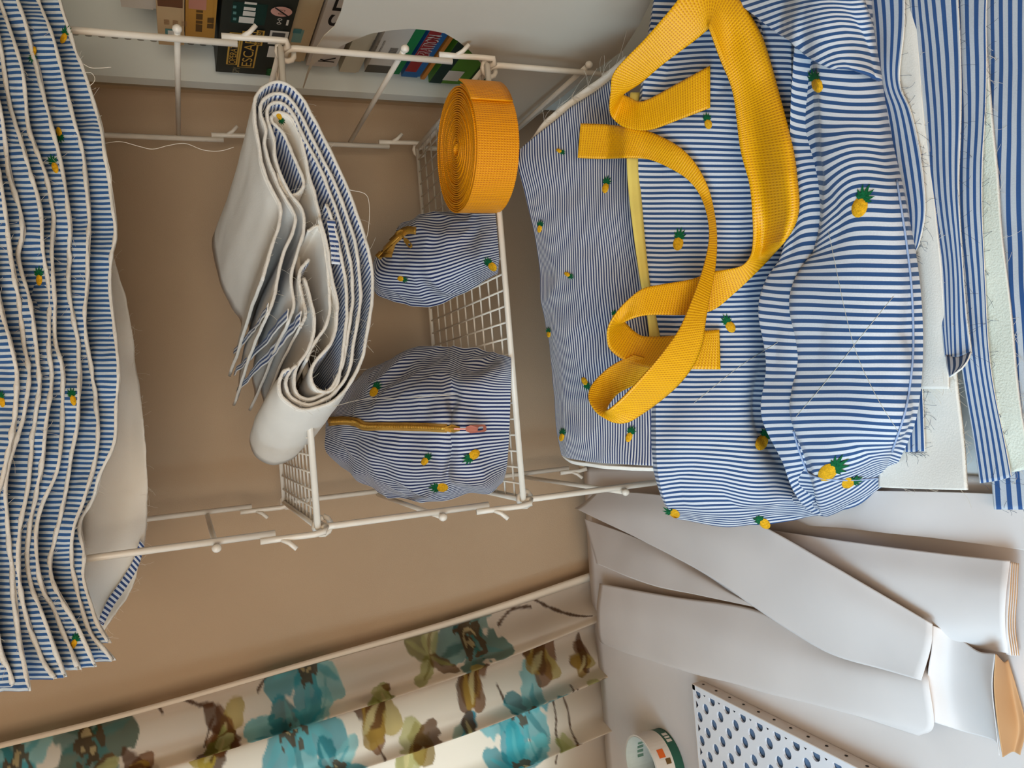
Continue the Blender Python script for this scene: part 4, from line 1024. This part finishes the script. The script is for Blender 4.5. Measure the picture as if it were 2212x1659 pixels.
v = G.reshape(-1, 3); idx = np.arange(nu*nv).reshape(nu, nv)
ff = np.stack([idx[:-1, :-1], idx[1:, :-1], idx[1:, 1:], idx[:-1, 1:]], axis=2).reshape(-1, 4)
cur = mk('floral_curtain', v, ff.tolist(), cm, cols=cols.reshape(-1, 4))
tag(cur, 'cream curtain printed with teal and brown watercolour flowers beside the wall', 'curtain')
# turned hem along the free edge
hm = np.stack([G[:, 0]+np.array([0.004, -0.002, 0]), G[:, 0]+np.array([-0.002, -0.0045, 0]), G[:, 4]+np.array([0, -0.003, 0])], axis=1)
M['hem'] = plain('curtain_hem', (226, 208, 186), 0.9, 0.1)
sheet('side_hem', hm[::4], 0.0012, M['hem'], cur)

# ------------------------------------------------------------------ bookcase on the right
BX = 0.492; FY = 1.205
bc = thing('bookcase', 'white bookcase with peg holes holding stacked board games', 'bookcase', (BX+0.15, 0.9, 0))
mb = MB(); mb.box((BX-0.012, FY, 0), (BX+0.32, FY+0.024, 2.0)); fp = mb.build('far_side_panel', M['case'], bc, smooth=False)
for i in range(16):
    z = P(170, 82, Y=FY).z-0.016*i+0.02
    x = P(250, 82, Y=FY).x
    mk('peg_hole', [(x+math.cos(t)*0.0016, FY-0.0006, z+math.sin(t)*0.0045) for t in [2*math.pi*k/10 for k in range(10)]], [tuple(range(10))], tone('peg_shadow', (150, 146, 136)), fp, smooth=False)
mb = MB(); mb.box((BX-0.012, 0.30, 0), (BX+0.32, 0.324, 2.0)); mb.build('near_side_panel', M['case'], bc, smooth=False)
mb = MB(); mb.box((BX+0.31, 0.324, 0), (BX+0.32, FY, 2.0)); mb.build('back_panel', M['case'], bc, smooth=False)
zsh = P(1045, 185, X=BX).z-0.002
for z in (0.08, zsh-0.02, zsh+0.62, 1.98):
    mb = MB(); mb.box((BX-0.004, 0.324, z), (BX+0.31, FY, z+0.02)); mb.build('shelf', M['case'], bc, smooth=False)

def text_mesh(s, parent, mat, org, right, up, nrm, size, off=0.0006, name='lettering', xs=1.0, align='LEFT', fit=None):
    cu = bpy.data.curves.new('t', 'FONT'); cu.body = s; cu.size = 1.0; cu.align_x = align; cu.extrude = 0.0
    to = bpy.data.objects.new('t', cu); COL.objects.link(to)
    dg = bpy.context.evaluated_depsgraph_get(); dg.update()
    me = to.evaluated_get(dg).to_mesh()
    if fit: xs = fit/(max(q.co.x for q in me.vertices)*size)
    vv = [Vector(org)+Vector(right)*(q.co.x*size*xs)+Vector(up)*(q.co.y*size)+Vector(nrm)*off for q in me.vertices]; ff = [tuple(p.vertices) for p in me.polygons]
    to.evaluated_get(dg).to_mesh_clear(); bpy.data.objects.remove(to); bpy.data.curves.remove(cu)
    return mk(name, vv, ff, mat, parent, smooth=False)
def quad(name, parent, mat, y0, y1, z0, z1, x, off=0.0004, e=None):
    """flat print on a spine: y0 is the far end"""
    return mk(name, [(x-off, y0, z0), (x-off, y1, z0), (x-off, y1, z1), (x-off, y0, z1)], [(0, 1, 2, 3)], mat, parent, smooth=False)
DR, DU, DN = (0, -1, 0), (0, 0, 1), (-1, 0, 0)
boxes = {}
def game(key, lab, pt, pb_, pyf, c, x=BX, Ln=0.27, dep=0.24, cat='game box'):
    """box lying in the pile; its top and bottom at the far end are at pixel columns pt and pb_ in row pyf"""
    e1 = P(pt, pyf, X=x); e2 = P(pb_, pyf, X=x); y1 = min(e1.y, e2.y, FY-0.004)
    zt = P(pt, pyf, X=x).z; zb = P(pb_, pyf, X=x).z
    boxes[key] = (y1, y1-Ln, zb, zt, x)
    root = thing('game_box', lab, cat, (x+dep/2, y1-Ln/2, zb), 'board games in the bookcase')
    mb = MB(); sp_ = zb+(zt-zb)*0.12
    mb.box((x+0.001, y1-Ln+0.001, zb), (x+dep, y1-0.001, sp_+0.001)); mb.build('box_base', tone('mat_'+key, c, rough=0.5), root, smooth=False)
    mb = MB(); mb.box((x, y1-Ln, sp_), (x+dep+0.001, y1, zt-0.0006)); mb.build('box_lid', M['mat_'+key], root, smooth=False)
    return root
def yz(px, py, x): p = P(px, py, X=x); return p.y, p.z
BOXW = tone('print_white', (226, 218, 204)); BLK = tone('print_black', (28, 26, 26)); GLD = tone('print_gold', (206, 160, 70))
b1 = game('a', 'white box with red rounded lettering lying on top of the game pile', 262, 341, 22, (222, 214, 202), x=BX+0.03)
y1, y0, zb, zt, x = boxes['a']; RED = tone('print_red', (206, 84, 66))
text_mesh('OD', b1, RED, (x, y1-0.02, zb+0.012), DR, DU, DN, 0.05)
b2 = game('b', 'cream box with a brown picture and small teal panel under the white box', 342, 398, 100, (206, 172, 128))
y1, y0, zb, zt, x = boxes['b']
ya, za = yz(372, 88, x); yb, z2 = yz(372, 62, x); quad('teal_panel', b2, tone('print_teal', (96, 140, 132)), ya, yb, zb+0.006, zt-0.009, x); quad('pale_panel', b2, BOXW, ya-0.004, yb+0.004, zb+0.009, zt-0.012, x, 0.0007)
ya, za = yz(372, 15, x); quad('brown_picture', b2, tone('print_brown', (112, 70, 44)), ya, ya-0.1, zb+0.002, zt-0.002, x)
yb, z2 = yz(372, 55, x)
for k in range(3): text_mesh('IIIIII', b2, tone('print_tan', (160, 118, 82)), (x, yb-0.002, zt-0.014-0.010*k), DR, DU, DN, 0.009)
b3 = game('c', 'mustard yellow box with brown lettering above the black game box', 399, 462, 98, (190, 134, 56))
y1, y0, zb, zt, x = boxes['c']; ya, za = yz(430, 68, x)
UMB = tone('print_umber', (96, 66, 30))
for k, (w0, w1, row) in enumerate(((0, .020, 0), (.022, .030, 0), (.033, .048, 0), (.051, .057, 0), (.012, .024, 1), (.027, .040, 1))):
    quad('faded_print', b3, UMB, ya-w0, ya-w1, zt-0.020-row*0.013, zt-0.0125-row*0.013, x)
ya, za = yz(430, 20, x); quad('pink_picture', b3, tone('print_pink', (196, 130, 108)), ya, ya-0.1, zb+0.012, zt-0.004, x)
b4 = game('d', 'black game box with gold framed escape room lettering on its side', 464, 602, 164, (30, 38, 34), x=BX-0.004)
y1, y0, zb, zt, x = boxes['d']
def gold_frame(px0, px1, py0, py1, txt, k, sz, xs=1.0, inset=2.5):
    yL, zT = yz(px0, py1, x); yR = yz(px0, py0, x)[0]; zB = yz(px1, py1, x)[1]
    quad('gold_frame', b4, GLD, yL, yR, zB, zT, x, 0.0004+0.0006*k); quad('frame_field', b4, BLK, yL-0.0022, yR+0.0022, zB+0.0022, zT-0.0022, x, 0.0007+0.0006*k)
    text_mesh(txt, b4, GLD, (x, yL-0.004, zB+(zT-zB)*0.20), DR, DU, DN, (zT-zB)*0.84, 0.0010+0.0006*k, fit=abs(yL-yR)-0.008)
gold_frame(488, 512, 68, 138, 'OPERATION:', 0, 1, 0.62)
gold_frame(512, 549, 64, 143, 'ESCAPE', 1, 1, 0.72)
gold_frame(549, 566, 62, 95, 'ROOM', 2, 1, 0.62)
yL, z_ = yz(500, 156, x); text_mesh('SPY', b4, tone('print_dim', (150, 136, 104)), (x, yL, z_-0.01), DR, DU, DN, 0.013)
yL, z_ = yz(575, 162, x); m3 = MB()
for k in range(6): m3.tube([(x-0.0006, yL-0.004*k, zb+0.006), (x-0.0006, yL-0.002-0.004*k, zb+0.018), (x-0.0006, yL-0.004-0.004*k, zb+0.007)], 0.0006, 4)
m3.build('green_scribble', tone('print_green', (58, 110, 60)), b4)
def spot(px0, px1, py0, py1, m, off=0.0006, nm='printed_mark', root=b4):
    yL, zT = yz(px0, py1, x); yR = yz(px0, py0, x)[0]; zB = yz(px1, py1, x)[1]; return quad(nm, root, m, yL, yR, zB, zT, x, off)
yL, z_ = yz(500, 48, x)
spot(498, 572, 2, 48, tone('print_deepgreen', (16, 52, 44)), 0.0003, 'green_panel')
for k, (p0, p1, q0, q1) in enumerate(((515, 548, 34, 47), (524, 551, 22, 32), (526, 552, 13, 20), (528, 555, 2, 7))): spot(p0, p1, q0, q1, BOXW, 0.0008, 'white_bar')
for k in range(3): spot(503, 510, 36-k*13, 42-k*13, M['print_teal'], 0.0009, 'small_mark')
cy, cz = yz(608, 24, x); rr_ = 0.0125
mk('pink_disc', [(x-0.0008, cy+math.cos(t)*rr_, cz+math.sin(t)*rr_) for t in [2*math.pi*k/24 for k in range(24)]], [tuple(range(24))], tone('print_rose', (222, 166, 150)), b4, smooth=False)
m2 = MB(); m2.tube([(x-0.0012, cy+0.009, cz-0.008), (x-0.0012, cy-0.009, cz+0.008)], 0.0009, 6); m2.build('bar_stroke', BLK, b4)
text_mesh('0-3', b4, M['print_brown'], (x, cy+0.008, cz-0.004), DR, DU, DN, 0.011, 0.001)
spot(578, 618, 64, 94, BOXW, 0.0005, 'white_badge'); spot(584, 612, 68, 89, tone('print_grey', (74, 72, 70)), 0.0009, 'grey_badge'); spot(576, 604, 98, 122, BOXW, 0.0005, 'white_badge')
spot(617, 622, 42, 54, BOXW, 0.0005, 'white_mark'); text_mesh('o-o', b4, BOXW, (x, yz(600, 52, x)[0], yz(600, 50, x)[1]-0.004), DR, DU, DN, 0.012, 0.0006)
b5 = game('e', 'cream box with a teal logo square under the black game box', 604, 656, 134, (200, 176, 138), x=BX+0.004)
y1, y0, zb, zt, x = boxes['e']; spot(628, 650, 62, 90, tone('print_seafoam', (120, 158, 152)), 0.0005, 'teal_logo', b5); spot(632, 650, 60, 70, tone('print_deepteal', (70, 126, 130)), 0.0008, 'teal_stripe', b5)
b6 = game('f', 'white box with big black letters partly behind the hanging pattern', 658, 726, 146, (206, 196, 186))
y1, y0, zb, zt, x = boxes['f']; text_mesh('K', b6, BLK, (x, yz(700, 134, x)[0], zb+0.006), DR, DU, DN, (zt-zb)*0.95, xs=0.7); text_mesh('.SEC', b6, BLK, (x, yz(700, 70, x)[0], zb+0.006), DR, DU, DN, (zt-zb)*0.95, fit=0.15)
b7 = game('g', 'rounded cream box seen through the cut out of the pattern', 730, 774, 158, (202, 190, 164), x=BX+0.004)
b8 = game('h', 'white box with a green underside seen through the pattern cut out', 784, 862, 160, (214, 206, 194))
y1, y0, zb, zt, x = boxes['h']; quad('dark_end', b8, tone('print_slate', (92, 88, 78)), y1, y1-0.025, zb+0.01, zt, x); quad('green_base', b8, tone('print_emerald', (24, 120, 66)), y1, y0, zb, zb+0.014, x)
ya, z_ = yz(830, 120, x); text_mesh('lllllllllll', b8, BLK, (x, ya, zb+0.022), DR, DU, DN, 0.016, xs=0.7)
for k in range(3): text_mesh('mmmnmnmm nmmn', b8, M['print_slate'], (x, ya+0.004, zb+0.044+k*0.007), DR, DU, DN, 0.006)
b9 = game('i', 'blue and red game box with white outlined red lettering', 864, 906, 168, (30, 96, 150))
y1, y0, zb, zt, x = boxes['i']; quad('red_band', b9, tone('print_crimson', (150, 44, 44)), y1-0.02, y0, zt-0.018, zt-0.0008, x); text_mesh('OPERATION', b9, BOXW, (x, yz(875, 132, x)[0], zb+0.008), DR, DU, DN, 0.026, 0.0008, xs=0.62); text_mesh('OPERATION', b9, M['print_crimson'], (x, yz(875, 132, x)[0]-0.0006, zb+0.0088), DR, DU, DN, 0.0245, 0.0012, xs=0.63)
b10 = game('j', 'narrow orange box between the blue and the green game boxes', 907, 918, 172, (200, 124, 50))
b11 = game('k', 'dark green and bright green box at the bottom of the game pile', 919, 1042, 186, (88, 142, 44))
y1, y0, zb, zt, x = boxes['k']; quad('dark_band', b11, tone('print_forest', (28, 54, 48)), y1, y0, zt-0.020, zt-0.001, x); quad('dark_foot', b11, tone('print_moss', (48, 72, 30)), y1, y0, zb, zb+0.03, x)
spot(955, 990, 150, 172, BOXW, 0.0008, 'white_label', b11)

# ------------------------------------------------------------------ pattern card hanging beside the rack
PX = 0.432
up_e = [(752,-60),(748,-20),(736,28),(722,58),(700,78),(682,106),(672,132),(662,162),(654,190)]
lo_e2 = [(656,191),(668,156),(676,140),(700,121),(728,104),(762,88),(800,73),(841,66),(886,62),(931,66),(961,72),(988,88),(1013,108),(1031,127),(1046,146),(1060,185),(1078,245),(1095,305),(1160,250),(1220,205),(1275,160),(1345,110),(1380,55),(1402,12),(1420,-40),(1432,-70)]
out = [P(x, y, X=PX) for x, y in up_e+lo_e2]
n = len(out); th = Vector((0.0012, 0, 0))
vv = out+[p+th for p in out]
ff = [tuple(range(n)), tuple(reversed(range(n, 2*n)))]+[(i, n+i, n+(i+1) % n, (i+1) % n) for i in range(n)]
from mathutils.geometry import tessellate_polygon
tri = tessellate_polygon([[Vector((p.y, p.z, 0)) for p in out]])
ff = [tuple(t_) for t_ in tri]+[tuple(n+i for i in reversed(t_)) for t_ in tri]+[(i, n+i, n+(i+1) % n, (i+1) % n) for i in range(n)]
mi = [0]*(2*len(tri))+[1]*n
o = mk('pattern_card', vv, ff, [M['pattern'], M['pedge']], mi=mi, smooth=False)
tag(o, 'beige card sewing pattern with a curved cut out hanging beside the rack', 'pattern')

# ------------------------------------------------------------------ loose threads
def thread(pts, Y, lab, m='thread', r=0.00035, wig=0.0):
    L = crom(np.array([tuple(P(x, y, Y=Y if not isinstance(Y, list) else Y[i])) for i, (x, y) in enumerate(pts)]), len(pts)*9)
    mb = MB(); mb.tube([Vector(q) for q in L], r, 5); return tag(mb.build('loose_thread', M[m]), lab, 'thread', 'loose threads')
thread([(222,310),(260,306),(300,316),(330,322),(365,314),(400,310),(440,324),(475,326),(505,318)], 0.9, 'wavy cream thread between the top stack and the folded bundle')
thread([(224,312),(232,345),(240,380),(240,420),(243,455)], 0.862, 'short cream thread hanging along the edge of the top stack')
thread([(180,138),(195,146),(215,147),(240,145)], 0.86, 'pale thread sticking out of the top stack near the bookcase')
thread([(182,156),(198,158),(205,172),(195,184),(184,180)], 0.86, 'small looped thread at the edge of the top stack')
thread([(660,892),(720,878),(790,862),(880,860),(990,852)], [0.85, .86, .9, .93, .92], 'long white thread running from the bundle across the larger pouch')
thread([(755,410),(790,420),(798,450),(795,500),(785,530)], 0.84, 'fine thread loop beside the right side of the folded bundle')
thread([(2110,645),(2150,640),(2190,650),(2212,655)], 0.50, 'white thread lying across the front striped pieces')
thread([(2060,104),(2090,108),(2130,100),(2160,98)], 0.53, 'short white thread on the striped pieces near the frame corner')
print('objects', len(bpy.data.objects))
